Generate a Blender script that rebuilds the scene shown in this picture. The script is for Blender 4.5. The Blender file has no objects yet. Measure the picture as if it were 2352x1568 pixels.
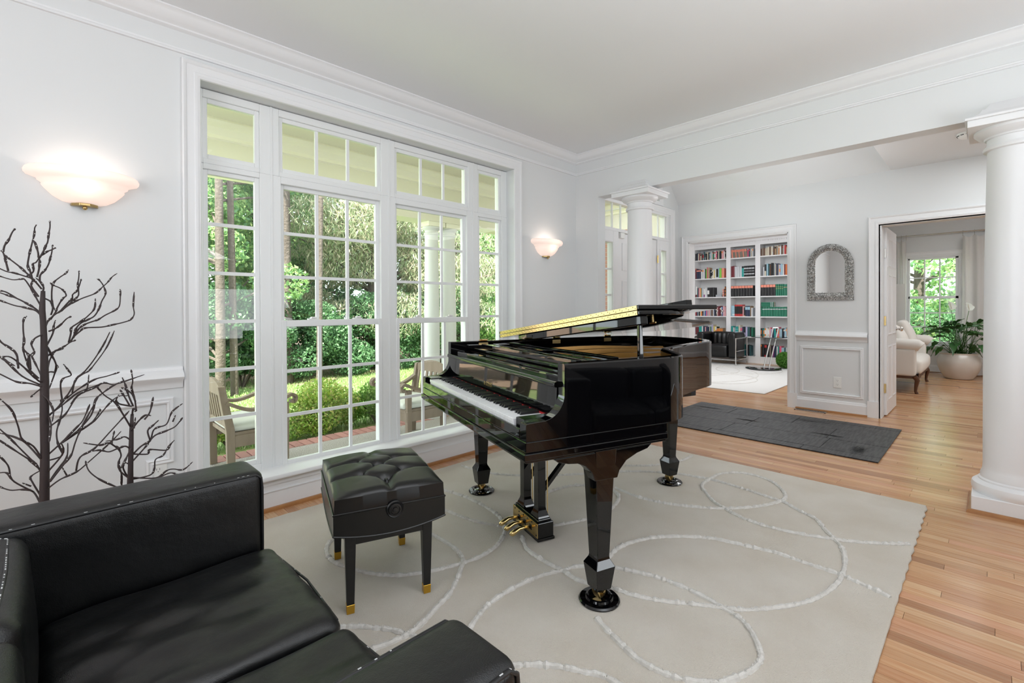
import bpy, bmesh, math, random
import numpy as np
from mathutils import Vector, Matrix
random.seed(7); RN = np.random.default_rng(7)
PI = math.pi
SC = bpy.context.scene
COL = SC.collection
# ---------------------------------------------------------------- camera, world, sun, exposure
cam_d = bpy.data.cameras.new('camera'); cam = bpy.data.objects.new('camera', cam_d); COL.objects.link(cam)
YAW, PIT, ROL, FPX, PY = math.radians(45.2796), math.radians(-0.33735), math.radians(-0.24208), 1088.67, 713.63
_f = Vector((math.cos(YAW)*math.cos(PIT), math.sin(YAW)*math.cos(PIT), math.sin(PIT)))
_r0 = Vector((math.sin(YAW), -math.cos(YAW), 0)); _u0 = _r0.cross(_f)
_r = _r0*math.cos(ROL)+_u0*math.sin(ROL); _u = _u0*math.cos(ROL)-_r0*math.sin(ROL)
CAM = Vector((0, 0, 1.3))
cam.matrix_world = Matrix(((_r.x, _u.x, -_f.x, 0), (_r.y, _u.y, -_f.y, 0), (_r.z, _u.z, -_f.z, 1.3), (0, 0, 0, 1)))
cam_d.sensor_width = 36; cam_d.lens = 36*FPX/2352; cam_d.shift_y = -(784-PY)/2352
cam_d.clip_start = 0.02; cam_d.clip_end = 200
SC.camera = cam
def ray(x, y): return _f+_r*((x-1176)/FPX)-_u*((y-PY)/FPX)
def on(x, y, ax, val):
    d = ray(x, y); return CAM+d*((val-CAM[ax])/d[ax])
def px(p):
    d = Vector(p)-CAM; w = d.dot(_f); return (1176+FPX*d.dot(_r)/w, PY-FPX*d.dot(_u)/w, w)
SC.view_settings.view_transform = 'Standard'; SC.view_settings.look = 'None'
SC.view_settings.exposure = 0.34; SC.view_settings.gamma = 1; SC.view_settings.use_curve_mapping = False
SC.cycles.max_bounces = 9; SC.cycles.diffuse_bounces = 5; SC.cycles.glossy_bounces = 4
SC.cycles.transparent_max_bounces = 24; SC.cycles.transmission_bounces = 4
SC.cycles.sample_clamp_indirect = 4.0; SC.cycles.caustics_reflective = False; SC.cycles.caustics_refractive = False
W = bpy.data.worlds.new('sky'); SC.world = W; W.use_nodes = True
bg = W.node_tree.nodes['Background']; bg.inputs[0].default_value = (0.86, 0.93, 1.0, 1); bg.inputs[1].default_value = 4.0
def lamp(name, typ, loc, energy, color=(1, 1, 1), size=None, to=None, size_y=None, spread=None, rad=None):
    l = bpy.data.lights.new(name, typ); o = bpy.data.objects.new(name, l); COL.objects.link(o); o.location = loc
    l.energy = energy; l.color = color
    if typ == 'AREA':
        l.shape = 'RECTANGLE'; l.size = size; l.size_y = size_y or size
        if spread: l.spread = spread
    if rad is not None: l.shadow_soft_size = rad
    if to is not None: o.rotation_euler = (Vector(to)-Vector(loc)).to_track_quat('-Z', 'Y').to_euler()
    return o
sun = lamp('sun', 'SUN', (0, 0, 10), 18.0, (1.0, 0.95, 0.85), to=None)
sun.data.angle = math.radians(0.7)
sun.rotation_euler = Vector((0.42, 0.30, -0.86)).to_track_quat('-Z', 'Y').to_euler()
# added unseen fill lights, standing in for room lamps and daylight
lamp('side_fill_light', 'AREA', (-2.35, 0.9, 1.9), 48, (0.90, 0.96, 1.0), 2.4, (3, 0.9, 1.5), 1.8)  # added fill from behind the camera, no window modelled there
lamp('ceiling_bounce_light', 'AREA', (0.9, -0.7, 2.1), 50, (0.90, 0.955, 1.0), 1.6, (0.9, -0.5, 3), 1.6)  # added uplight, brightens the ceiling like a bounced flash
lamp('far_bounce_light', 'AREA', (2.2, -1.9, 1.25), 44, (0.90, 0.955, 1.0), 1.8, (2.0, -.7, 3), 1.4)  # second added uplight, for the right side of the ceiling
lamp('overhead_fill_light', 'AREA', (0.75, 0.75, 2.93), 4, (0.94, 0.97, 1.0), 1.0, (0.75, 0.76, 0), 1.0)  # added downward fill over rug and bench, no fixture there
lamp('foyer_fill_light', 'AREA', (5.66, -.9, 2.84), 34, (0.92, 0.97, 1.0), 1.6, (5.66, -.89, 0), 2.0)  # added fill facing down into the foyer
lamp('porch_fill_light', 'AREA', (2.2, 4.1, 3.03), 12, (1, 0.98, 0.94), 3.2, (2.2, 4.11, 0), .8)  # added fill that brightens the shaded porch
lamp('porch_door_fill', 'AREA', (5.9, 4.2, 3.03), 16, (1, 0.98, 0.94), 1.4, (5.9, 4.21, 0), .8)  # added fill for the porch end beyond the front doors
lamp('foyer_up_fill', 'AREA', (5.66, 1.7, 1.9), 12, (0.93, 0.97, 1.0), 1.0, (5.66, 2.0, 4), 1.0)  # added upward fill for the sloping foyer ceiling
lamp('library_fill_light', 'AREA', (9.2, 3.6, 2.88), 62, (0.97, 0.98, 1.0), 2.2, (9.6, 3.7, 0), 2.2)  # added overhead fill for the library
lamp('library_front_fill', 'AREA', (7.4, 2.6, 2.4), 26, (0.97, 0.98, 1.0), 1.2, (11.7, 4.0, 1.2), 0.8)  # added fill aimed at the bookcase
lamp('lounge_fill_light', 'AREA', (9.6, -0.6, 2.85), 60, (0.94, 0.97, 1.0), 2.4, (10, -0.2, 0), 2.0)  # added overhead fill for the lounge
# ---------------------------------------------------------------- materials
MATS = {}
def mat(name, color, rough=0.5, metal=0.0, bump=None, var=None, coat=0.0, emit=None, spec=0.5, attr=None, trans=0.0):
    m = bpy.data.materials.new(name); m.use_nodes = True; nt = m.node_tree; N = nt.nodes; L = nt.links
    b = N['Principled BSDF']
    b.inputs['Base Color'].default_value = (*color, 1); b.inputs['Roughness'].default_value = rough
    b.inputs['Metallic'].default_value = metal; b.inputs['Coat Weight'].default_value = coat
    b.inputs['Coat Roughness'].default_value = 0.03; b.inputs['Specular IOR Level'].default_value = spec
    tc = N.new('ShaderNodeTexCoord')
    src = None
    if attr:
        a = N.new('ShaderNodeAttribute'); a.attribute_name = attr; src = a.outputs['Color']
        L.new(src, b.inputs['Base Color'])
    if var:   # (scale, amount, second color, stretch xyz)
        n = N.new('ShaderNodeTexNoise'); n.inputs['Scale'].default_value = var[0]; n.inputs['Detail'].default_value = 6
        mp = N.new('ShaderNodeMapping'); mp.inputs['Scale'].default_value = var[3] if len(var) > 3 else (1, 1, 1)
        L.new(tc.outputs['Object'], mp.inputs[0]); L.new(mp.outputs[0], n.inputs['Vector'])
        cr = N.new('ShaderNodeValToRGB'); cr.color_ramp.elements[0].position = 0.5-var[1]/2; cr.color_ramp.elements[1].position = 0.5+var[1]/2
        mx = N.new('ShaderNodeMix'); mx.data_type = 'RGBA'
        if len(var) > 4: mx.blend_type = var[4]
        L.new(n.outputs['Fac'], cr.inputs[0]); L.new(cr.outputs[0], mx.inputs['Factor'])
        if src: L.new(src, mx.inputs['A'])
        else: mx.inputs['A'].default_value = (*color, 1)
        mx.inputs['B'].default_value = (*var[2], 1)
        L.new(mx.outputs['Result'], b.inputs['Base Color'])
    if bump:   # list of (type, scale, strength, distance)
        prev = None
        for (t, s, st, dist) in bump:
            n = N.new('ShaderNodeTexVoronoi' if t == 'v' else 'ShaderNodeTexNoise')
            n.inputs['Scale'].default_value = s
            if t == 'n': n.inputs['Detail'].default_value = 5
            L.new(tc.outputs['Object'], n.inputs['Vector'])
            bp = N.new('ShaderNodeBump'); bp.inputs['Strength'].default_value = st; bp.inputs['Distance'].default_value = dist
            L.new(n.outputs['Distance' if t == 'v' else 'Fac'], bp.inputs['Height'])
            if prev: L.new(prev, bp.inputs['Normal'])
            prev = bp.outputs[0]
        L.new(prev, b.inputs['Normal'])
    if emit: b.inputs['Emission Color'].default_value = (*emit[0], 1); b.inputs['Emission Strength'].default_value = emit[1]
    if trans:
        out = N['Material Output']; tr = N.new('ShaderNodeBsdfTranslucent'); ms = N.new('ShaderNodeMixShader'); ms.inputs[0].default_value = trans
        if b.inputs['Base Color'].links: L.new(b.inputs['Base Color'].links[0].from_socket, tr.inputs[0])
        else: tr.inputs[0].default_value = (*color, 1)
        L.new(b.outputs[0], ms.inputs[1]); L.new(tr.outputs[0], ms.inputs[2]); L.new(ms.outputs[0], out.inputs[0])
    MATS[name] = m; return m
def glassmat(name, tint, refl=1.0):
    m = bpy.data.materials.new(name); m.use_nodes = True; nt = m.node_tree; N = nt.nodes; L = nt.links
    N.remove(N['Principled BSDF']); out = N['Material Output']
    fr = N.new('ShaderNodeFresnel'); fr.inputs[0].default_value = 1.45
    tr = N.new('ShaderNodeBsdfTransparent'); tr.inputs[0].default_value = (*tint, 1)
    gl = N.new('ShaderNodeBsdfGlossy'); gl.inputs['Roughness'].default_value = 0.0; gl.inputs[0].default_value = (refl, refl, refl, 1)
    ms = N.new('ShaderNodeMixShader'); geo = N.new('ShaderNodeNewGeometry'); inv = N.new('ShaderNodeMath'); inv.operation = 'SUBTRACT'; inv.inputs[0].default_value = 1.0; L.new(geo.outputs['Backfacing'], inv.inputs[1])
    mu_ = N.new('ShaderNodeMath'); mu_.operation = 'MULTIPLY'; L.new(fr.outputs[0], mu_.inputs[0]); L.new(inv.outputs[0], mu_.inputs[1]); L.new(mu_.outputs[0], ms.inputs[0]); L.new(tr.outputs[0], ms.inputs[1]); L.new(gl.outputs[0], ms.inputs[2]); L.new(ms.outputs[0], out.inputs[0])
    MATS[name] = m; return m
M_wall = mat('wall_paint', (0.725, 0.735, 0.74), 0.6, bump=[('n', 240, 0.05, 0.002)])
M_trim = mat('trim_paint', (0.80, 0.80, 0.81), 0.33)
M_ceil = mat('ceiling_paint', (0.80, 0.81, 0.825), 0.8)
M_vinyl = mat('window_vinyl', (0.80, 0.81, 0.81), 0.35)
M_oak = mat('oak_stain', (0.42, 0.19, 0.06), 0.35, var=(14, 0.5, (0.30, 0.12, 0.035)))
M_plank = mat('plank_wood', (0.5, 0.3, 0.15), 0.23, attr='tone', var=(26, 0.45, (0.80, 0.60, 0.46), (3.0, 0.14, 1), 'MULTIPLY'), bump=[('n', 60, 0.04, 0.002)])
M_gap = mat('plank_gap', (0.10, 0.045, 0.02), 0.6)
M_black = mat('piano_polish', (0.0015, 0.0015, 0.002), 0.03, coat=0.0, spec=0.55)
M_blackin = mat('piano_inside', (0.003, 0.003, 0.003), 0.22)
M_ivory = mat('ivory_key', (0.80, 0.80, 0.82), 0.18)
M_ebony = mat('ebony_key', (0.010, 0.010, 0.011), 0.25)
M_brass = mat('brass', (0.83, 0.62, 0.28), 0.22, metal=1.0)
M_brassold = mat('aged_brass', (0.50, 0.36, 0.16), 0.28, metal=1.0)
M_gold = mat('gold_plate', (0.62, 0.32, 0.07), 0.35, metal=0.35, bump=[('n', 300, 0.1, 0.001)])
M_sound = mat('soundboard', (0.10, 0.03, 0.012), 0.3)
M_felt = mat('red_felt', (0.45, 0.01, 0.015), 0.9)
M_steel = mat('string_steel', (0.45, 0.45, 0.46), 0.3, metal=1.0)
M_leather = mat('black_leather', (0.0015, 0.0017, 0.002), 0.36, spec=0.5, bump=[('v', 420, 0.22, 0.0012), ('n', 9, 0.25, 0.02)])
M_leather2 = mat('bench_leather', (0.0015, 0.0017, 0.0017), 0.31, spec=0.5, bump=[('n', 500, 0.05, 0.001)])
M_pipe = mat('worn_piping', (0.012, 0.012, 0.013), 0.45, var=(85, 0.10, (0.010, 0.010, 0.011)))
M_stitch = mat('white_stitch', (0.55, 0.56, 0.56), 0.7)
M_benchwood = mat('black_satin_wood', (0.006, 0.006, 0.006), 0.35)
M_goldtip = mat('gold_tip', (0.62, 0.36, 0.05), 0.3, metal=0.9)
M_rug = mat('rug_wool', (0.68, 0.63, 0.56), 0.95, spec=0.1, var=(3.0, 0.35, (0.62, 0.56, 0.48)), bump=[('n', 330, 0.9, 0.006), ('n', 60, 0.35, 0.006)])
M_pile = mat('rug_raised_pile', (0.66, 0.635, 0.60), 0.95, spec=0.1, var=(40, 0.4, (0.54, 0.515, 0.48)))
M_cow = mat('black_hide', (0.022, 0.023, 0.025), 0.55, var=(18, 0.16, (0.055, 0.055, 0.056), (0.35, 3, 1)), bump=[('n', 90, 0.4, 0.002)])
M_cowlight = mat('hide_scuff', (0.10, 0.095, 0.09), 0.6)
M_rugL = mat('library_rug_wool', (0.64, 0.63, 0.61), 0.95, spec=0.1, bump=[('n', 120, 0.5, 0.006)])
M_twig = mat('twig_bark', (0.035, 0.022, 0.022), 0.6, bump=[('n', 90, 0.5, 0.002)])
M_led = mat('led_bead', (0.8, 0.8, 0.78), 0.15)
M_glass = glassmat('window_glass', (0.96, 0.985, 0.97))
M_mirror = mat('mirror_glass', (0.80, 0.79, 0.77), 0.02, metal=1.0)
M_silver = mat('embossed_silver', (0.86, 0.86, 0.85), 0.22, metal=1.0, var=(55, 0.3, (0.48, 0.48, 0.47)), bump=[('v', 90, 1.0, 0.02), ('n', 60, 0.8, 0.02)])  # mottled colour stands in for sparkle and shaded crevices of the relief
M_chrome = mat('chrome', (0.75, 0.75, 0.74), 0.12, metal=1.0)
M_nickel = mat('nickel', (0.62, 0.60, 0.57), 0.25, metal=1.0)
M_white = mat('white_plastic', (0.82, 0.82, 0.80), 0.4)
M_dark = mat('dark_hole', (0.015, 0.015, 0.015), 0.8)
M_shade = mat('alabaster_glass', (0.92, 0.84, 0.80), 0.3, var=(5, 0.5, (0.98, 0.9, 0.86), (0.6, 2, 3)), emit=((1.0, 0.87, 0.81), 0.34), trans=0.55)
M_fabric = mat('linen_fabric', (0.74, 0.71, 0.66), 0.9, spec=0.15, bump=[('n', 420, 0.35, 0.001)])
M_darkwood = mat('dark_walnut', (0.09, 0.035, 0.015), 0.35)
M_curtain = mat('curtain_cloth', (0.82, 0.80, 0.78), 0.9, spec=0.1, trans=0.3)
M_pot = mat('ceramic_pot', (0.70, 0.66, 0.61), 0.2, var=(5, 0.6, (0.60, 0.55, 0.49)))
M_soil = mat('soil', (0.03, 0.02, 0.012), 0.95)
M_leafdark = mat('lily_leaf', (0.035, 0.12, 0.03), 0.35, attr='tone', trans=0.15)
M_spathe = mat('white_spathe', (0.85, 0.85, 0.80), 0.5, trans=0.3)
M_leaf = mat('tree_leaf', (0.2, 0.4, 0.1), 0.55, attr='tone', trans=0.45, spec=0.3)
M_bark = mat('tree_bark', (0.13, 0.105, 0.09), 0.9, var=(9, 0.4, (0.06, 0.045, 0.035), (1, 1, 0.2)), bump=[('n', 18, 0.8, 0.03)])
M_grass = mat('lawn_grass', (0.22, 0.32, 0.11), 0.9, spec=0.1, var=(1.3, 0.5, (0.40, 0.42, 0.22)), bump=[('n', 60, 0.8, 0.02)])
M_blade = mat('grass_blade', (0.2, 0.4, 0.08), 0.7, attr='tone', trans=0.3, spec=0.1)
M_mulch = mat('leaf_mulch', (0.30, 0.17, 0.11), 0.95, var=(30, 0.5, (0.50, 0.36, 0.28)), bump=[('n', 40, 1.0, 0.03)])
M_brick = mat('red_brick', (0.36, 0.12, 0.085), 0.9, attr='tone', var=(35, 0.4, (0.75, 0.75, 0.75), (1, 1, 1), 'MULTIPLY'), bump=[('n', 60, 0.6, 0.004)])
M_brickplain = mat('wall_brick', (0.45, 0.21, 0.16), 0.9, var=(3.1, 0.5, (0.30, 0.17, 0.14)), bump=[('n', 60, 0.6, 0.004)])
M_mortar = mat('mortar', (0.68, 0.65, 0.60), 0.95)
M_gravel = mat('exposed_aggregate', (0.50, 0.46, 0.42), 0.9, var=(140, 0.25, (0.16, 0.13, 0.11)), bump=[('v', 110, 0.9, 0.01)])
M_cream = mat('cream_paint', (0.72, 0.69, 0.57), 0.5)
M_creamt = mat('cream_trim', (0.84, 0.81, 0.68), 0.45)
M_pcol = mat('porch_column_paint', (0.70, 0.70, 0.70), 0.5)
M_teak = mat('weathered_teak', (0.19, 0.135, 0.095), 0.75, var=(12, 0.5, (0.27, 0.21, 0.165), (1, 1, 0.2)))
M_canvas = mat('canvas_cushion', (0.62, 0.62, 0.58), 0.9)
M_blackglass = mat('black_glass', (0.006, 0.007, 0.008), 0.03, coat=0.5)
M_tableglass = glassmat('table_glass', (0.72, 0.82, 0.80))
M_moss = mat('boxwood_leaf', (0.05, 0.16, 0.02), 0.7, attr='tone', trans=0.2)
M_page = mat('book_pages', (0.72, 0.68, 0.58), 0.9)
# ---------------------------------------------------------------- mesh helpers
class MB:
    def __init__(s): s.v = []; s.f = []; s.mi = []; s.tone = None
    def quad(s, *p, mi=0):
        b = len(s.v); s.v += [tuple(q) for q in p]; s.f.append(tuple(range(b, b+len(p)))); s.mi.append(mi)
    def add(s, vs, fs, mi=0):
        b = len(s.v); s.v += [tuple(q) for q in vs]
        for f in fs: s.f.append(tuple(b+i for i in f)); s.mi.append(mi)
        return s
    def box(s, x0, x1, y0, y1, z0, z1, mi=0):
        if x0 > x1: x0, x1 = x1, x0
        if y0 > y1: y0, y1 = y1, y0
        if z0 > z1: z0, z1 = z1, z0
        return s.add([(x0, y0, z0), (x1, y0, z0), (x1, y1, z0), (x0, y1, z0), (x0, y0, z1), (x1, y0, z1), (x1, y1, z1), (x0, y1, z1)],
                     [(0, 3, 2, 1), (4, 5, 6, 7), (0, 1, 5, 4), (1, 2, 6, 5), (2, 3, 7, 6), (3, 0, 4, 7)], mi)
    def ext(s, poly, d0, d1, fn, mi=0):
        """extrude a 2D polygon; fn(a,b,d) -> xyz"""
        n = len(poly); b = len(s.v)
        s.v += [tuple(fn(a, c, d0)) for a, c in poly]+[tuple(fn(a, c, d1)) for a, c in poly]
        s.f.append(tuple(b+i for i in range(n))[::-1]); s.f.append(tuple(b+n+i for i in range(n))); s.mi += [mi, mi]
        for i in range(n):
            j = (i+1) % n; s.f.append((b+i, b+j, b+n+j, b+n+i)); s.mi.append(mi)
        return s
    def lathe(s, prof, c=(0, 0, 0), seg=32, sx=1, sy=1, mi=0, a0=0, a1=2*PI, cap=True):
        full = abs(a1-a0-2*PI) < 1e-6; ns = seg if full else seg+1; b = len(s.v)
        for r, z in prof:
            for i in range(ns):
                a = a0+(a1-a0)*i/seg; s.v.append((c[0]+r*sx*math.cos(a), c[1]+r*sy*math.sin(a), c[2]+z))
        for k in range(len(prof)-1):
            for i in range(seg):
                j = (i+1) % ns; s.f.append((b+k*ns+i, b+k*ns+j, b+(k+1)*ns+j, b+(k+1)*ns+i)); s.mi.append(mi)
        if cap and full:
            s.f.append(tuple(b+i for i in range(ns))[::-1]); s.f.append(tuple(b+(len(prof)-1)*ns+i for i in range(ns))); s.mi += [mi, mi]
        return s
    def tube(s, pts, r, seg=8, mi=0, cap=True):
        pts = [Vector(p) for p in pts]; n = len(pts); rr = r if hasattr(r, '__len__') else [r]*n; b = len(s.v); up = None
        for k in range(n):
            t = (pts[min(k+1, n-1)]-pts[max(k-1, 0)])
            t = t.normalized() if t.length > 1e-9 else Vector((0, 0, 1))
            if up is None: up = t.orthogonal().normalized()
            up = (up-t*up.dot(t)); up = up.normalized() if up.length > 1e-6 else t.orthogonal().normalized()
            w = t.cross(up)
            for i in range(seg):
                a = 2*PI*i/seg; s.v.append(tuple(pts[k]+(up*math.cos(a)+w*math.sin(a))*rr[k]))
        for k in range(n-1):
            for i in range(seg):
                j = (i+1) % seg; s.f.append((b+k*seg+i, b+k*seg+j, b+(k+1)*seg+j, b+(k+1)*seg+i)); s.mi.append(mi)
        if cap: s.f.append(tuple(b+i for i in range(seg))[::-1]); s.f.append(tuple(b+(n-1)*seg+i for i in range(seg))); s.mi += [mi, mi]
        return s
    def frus(s, c, secs, rot=0, mi=0):
        """square frustum stack: secs=[(halfx,halfy,z)]"""
        b = len(s.v); ca, sa = math.cos(rot), math.sin(rot)
        for hx, hy, z in secs:
            for dx, dy in ((-hx, -hy), (hx, -hy), (hx, hy), (-hx, hy)):
                s.v.append((c[0]+dx*ca-dy*sa, c[1]+dx*sa+dy*ca, c[2]+z))
        for k in range(len(secs)-1):
            for i in range(4):
                j = (i+1) % 4; s.f.append((b+4*k+i, b+4*k+j, b+4*k+4+j, b+4*k+4+i)); s.mi.append(mi)
        s.f.append((b+3, b+2, b+1, b)); e = b+4*(len(secs)-1); s.f.append((e, e+1, e+2, e+3)); s.mi += [mi, mi]
        return s
    def sweep(s, path, prof, n, closed=False, mi=0):
        """prof (a,b): a = in-plane offset to the left of travel (n x t), b = along n"""
        n = Vector(n).normalized(); P = [Vector(p) for p in path]; m = len(P); b = len(s.v); k = len(prof)
        for i in range(m):
            tp = (P[i]-P[i-1]).normalized() if (i > 0 or closed) else None
            tn = (P[(i+1) % m]-P[i]).normalized() if (i < m-1 or closed) else None
            tp = tp or tn; tn = tn or tp
            s1 = n.cross(tp); s2 = n.cross(tn); mt = (s1+s2)/(1+s1.dot(s2))
            for a, c in prof: s.v.append(tuple(P[i]+mt*a+n*c))
        for i in range(m if closed else m-1):
            j = (i+1) % m
            for q in range(k):
                w = (q+1) % k; s.f.append((b+i*k+q, b+i*k+w, b+j*k+w, b+j*k+q)); s.mi.append(mi)
        if not closed:
            s.f.append(tuple(b+q for q in range(k))[::-1]); s.f.append(tuple(b+(m-1)*k+q for q in range(k))); s.mi += [mi, mi]
        return s
    def sphere(s, c, r, seg=10, rings=7, sz=1, mi=0):
        prof = [(max(1e-4, r*math.sin(PI*k/rings)), -r*sz*math.cos(PI*k/rings)) for k in range(rings+1)]
        return s.lathe(prof, c, seg, mi=mi)
    def build(s, name, mats, parent=None, smooth=False, bevel=0, seg=2, loc=None, rot=None, tone=None, fix=True):
        me = bpy.data.meshes.new(name); me.from_pydata(s.v, [], s.f)
        ml = mats if isinstance(mats, (list, tuple)) else [mats]
        for m in ml: me.materials.append(m)
        if len(ml) > 1: me.polygons.foreach_set('material_index', s.mi)
        if tone is not None:
            a = me.attributes.new('tone', 'FLOAT_COLOR', 'FACE')
            t = np.asarray(tone, np.float32)
            if t.ndim == 1: t = np.tile(t, (len(me.polygons), 1))
            if t.shape[1] == 3: t = np.hstack([t, np.ones((len(t), 1), np.float32)])
            a.data.foreach_set('color', t.ravel())
        if fix and len(s.f) < 60000:
            bm = bmesh.new(); bm.from_mesh(me); bmesh.ops.recalc_face_normals(bm, faces=bm.faces); bm.to_mesh(me); bm.free()
        if smooth:
            me.polygons.foreach_set('use_smooth', [True]*len(me.polygons))
            if smooth == 'auto':
                try: me.set_sharp_from_angle(angle=math.radians(35))
                except Exception: pass
        me.update()
        o = bpy.data.objects.new(name, me); COL.objects.link(o)
        if parent: o.parent = parent
        if loc: o.location = loc
        if rot: o.rotation_euler = rot
        if bevel:
            md = o.modifiers.new('bevel', 'BEVEL'); md.width = bevel; md.segments = seg; md.limit_method = 'ANGLE'; md.angle_limit = math.radians(40)
        return o
def tag(o, label=None, cat=None, group=None, kind=None):
    if label: o['label'] = label
    if cat: o['category'] = cat
    if group: o['group'] = group
    if kind: o['kind'] = kind
    return o
def thing(name, label, cat, loc=(0, 0, 0), rz=0, group=None):
    o = bpy.data.objects.new(name, None); COL.objects.link(o); o.location = loc; o.rotation_euler = (0, 0, rz)
    return tag(o, label, cat, group)
def setting(name, label=None, loc=(0, 0, 0)):
    o = bpy.data.objects.new(name, None); COL.objects.link(o); o.location = loc; return tag(o, label, kind='structure')
def struct(mb, name, mats, parent=None, **k):
    o = mb.build(name, mats, parent, **k)
    if parent is None: o['kind'] = 'structure'
    return o
def copy_tree(o, parent=None):
    c = o.copy(); COL.objects.link(c)
    if parent: c.parent = parent
    for ch in list(o.children): copy_tree(ch, c)
    return c
def rbox(sx, sy, sz, r, seg=4, n=(6, 6, 2), bulge=(0, 0, 0), pinch=0.0):
    """soft rounded box centred at origin; bulge = outward swell of the x,y,z faces"""
    hx, hy, hz = sx/2, sy/2, sz/2
    def ticks(h, k):
        i = [-h+r+(2*h-2*r)*t/k for t in range(k+1)]
        e = [r*(1-math.cos(PI/2*q/seg)) for q in range(seg)]
        return [-h+v for v in e]+i+[h-v for v in e[::-1]]
    X, Y, Z = ticks(hx, n[0]), ticks(hy, n[1]), ticks(hz, n[2])
    mb = MB(); idx = {}
    def vert(i, j, k):
        key = (i, j, k)
        if key in idx: return idx[key]
        p = Vector((X[i], Y[j], Z[k])); c = Vector((max(-hx+r, min(hx-r, p.x)), max(-hy+r, min(hy-r, p.y)), max(-hz+r, min(hz-r, p.z))))
        d = p-c
        if d.length > 1e-9: p = c+d.normalized()*r
        fx, fy, fz = p.x/hx, p.y/hy, p.z/hz
        gx, gy, gz = max(0, 1-fx*fx), max(0, 1-fy*fy), max(0, 1-fz*fz)
        p += Vector((bulge[0]*fx*gy*gz, bulge[1]*fy*gx*gz, bulge[2]*fz*gx*gy))
        idx[key] = len(mb.v); mb.v.append(tuple(p)); return idx[key]
    nx, ny, nz = len(X)-1, len(Y)-1, len(Z)-1
    for i in range(nx):
        for j in range(ny):
            for k in (0, nz):
                mb.f.append((vert(i, j, k), vert(i+1, j, k), vert(i+1, j+1, k), vert(i, j+1, k))); mb.mi.append(0)
    for i in range(nx):
        for k in range(nz):
            for j in (0, ny):
                mb.f.append((vert(i, j, k), vert(i+1, j, k), vert(i+1, j, k+1), vert(i, j, k+1))); mb.mi.append(0)
    for j in range(ny):
        for k in range(nz):
            for i in (0, nx):
                mb.f.append((vert(i, j, k), vert(i, j+1, k), vert(i, j+1, k+1), vert(i, j, k+1))); mb.mi.append(0)
    return mb
def cr(pts, n=8, closed=False):
    """Catmull-Rom through 2D/3D points"""
    P = [np.array(p, float) for p in pts]; m = len(P); out = []
    for i in range(m if closed else m-1):
        p0 = P[(i-1) % m] if (closed or i > 0) else P[0]; p1 = P[i]; p2 = P[(i+1) % m]
        p3 = P[(i+2) % m] if (closed or i+2 < m) else P[-1]
        for t in np.linspace(0, 1, n, endpoint=False):
            out.append(0.5*((2*p1)+(-p0+p2)*t+(2*p0-5*p1+4*p2-p3)*t*t+(-p0+3*p1-3*p2+p3)*t**3))
    if not closed: out.append(P[-1])
    return [tuple(p) for p in out]
# ================================================================ SETTING
YW, XB, XM, ZC = 3.30, 4.292, 6.905, 2.99
# ---- floor with strip planks
floor = setting('floor', 'honey oak strip floor running through the rooms')
MB().box(-2.6, 12.6, -2.9, 3.34, -0.12, -0.012).box(7.0, 12.3, 3.34, 6.2, -0.12, -0.012).build('subfloor', M_gap, floor)
PW = 0.062
def ptone():
    base = [(0.55, 0.335, 0.18), (0.61, 0.39, 0.22), (0.51, 0.29, 0.155), (0.64, 0.44, 0.26), (0.41, 0.225, 0.12), (0.58, 0.335, 0.20)][RN.choice(6, p=[.27, .25, .18, .14, .06, .10])]
    k = 0.93+0.14*RN.random(); return tuple(c*k for c in base)
planks = []
for i in range(int(15.1/PW)):
    x0 = -2.55+i*PW; x1 = x0+PW
    ymax = 6.15 if x0 > 7.0 else 3.29
    y = -2.85-RN.random()*0.8
    while y < ymax:
        l = 0.35+1.15*RN.random(); y0, y1 = max(y, -2.85), min(y+l, ymax); y += l
        if y1-y0 > 0.04: planks.append((x0, x1, y0, y1))
def pscore(p):
    xc = (p[0]+p[1])/2; yc = (p[2]+p[3])/2
    q = px((xc, yc, 0))
    if q[2] < 0.5: return 0
    vis = 0
    for k in range(5):
        yy = p[2]+(p[3]-p[2])*(k+.5)/5; a = px((xc, yy, 0))
        if not (0 <= a[0] < 2262 and a[1] < 1568): continue
        if 0.3 < xc < 4.05 and 0.28 < yy < 3.1: continue
        if a[0] < 600: continue
        if 4.95 < xc < 6.36 and 0.66 < yy < 2.75: continue
        if xc > 6.9 and not (-0.6 < yy < 0.9 or 1.86 < yy < 3.2): continue
        vis += 1
    return vis/5*(p[3]-p[2])*PW/q[2]**3
sc = sorted(range(len(planks)), key=lambda i: -pscore(planks[i]))
top = set(i for i in sc[:300] if pscore(planks[i]) > 0)
st, stt = MB(), []
for i, p in enumerate(planks):
    t = ptone(); g = 0.0007
    if i in top: MB().box(p[0]+g, p[1]-g, p[2]+g, p[3]-g, -0.012, 0).build('plank', M_plank, floor, tone=t, fix=False)
    else:
        st.box(p[0]+g, p[1]-g, p[2]+g, p[3]-g, -0.012, 0); stt += [t]*6
tag(st.build('plank_field', M_plank, floor, tone=stt, fix=False), 'the further narrow planks of the same strip floor', kind='stuff')
# ---- window wall (+Y)
w = MB()
w.box(-2.5, .674, YW, 3.5, 0, ZC); w.box(3.299, 4.45, YW, 3.5, 0, ZC); w.box(.674, 3.299, YW, 3.5, 2.66, ZC); w.box(.674, 3.299, YW, 3.5, -.1, .185)
struct(w, 'wall_front', M_wall)
# ---- ceiling of the living room
struct(MB().box(-2.5, XB+.14, -2.9, 3.5, ZC, ZC+.1), 'ceiling', M_ceil)
struct(MB().box(-2.7, -2.5, -2.9, 3.5, 0, ZC), 'wall_left', M_wall)
struct(MB().box(-2.7, 12.6, -3.1, -2.9, 0, ZC+1.6), 'wall_back', M_wall)
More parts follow.
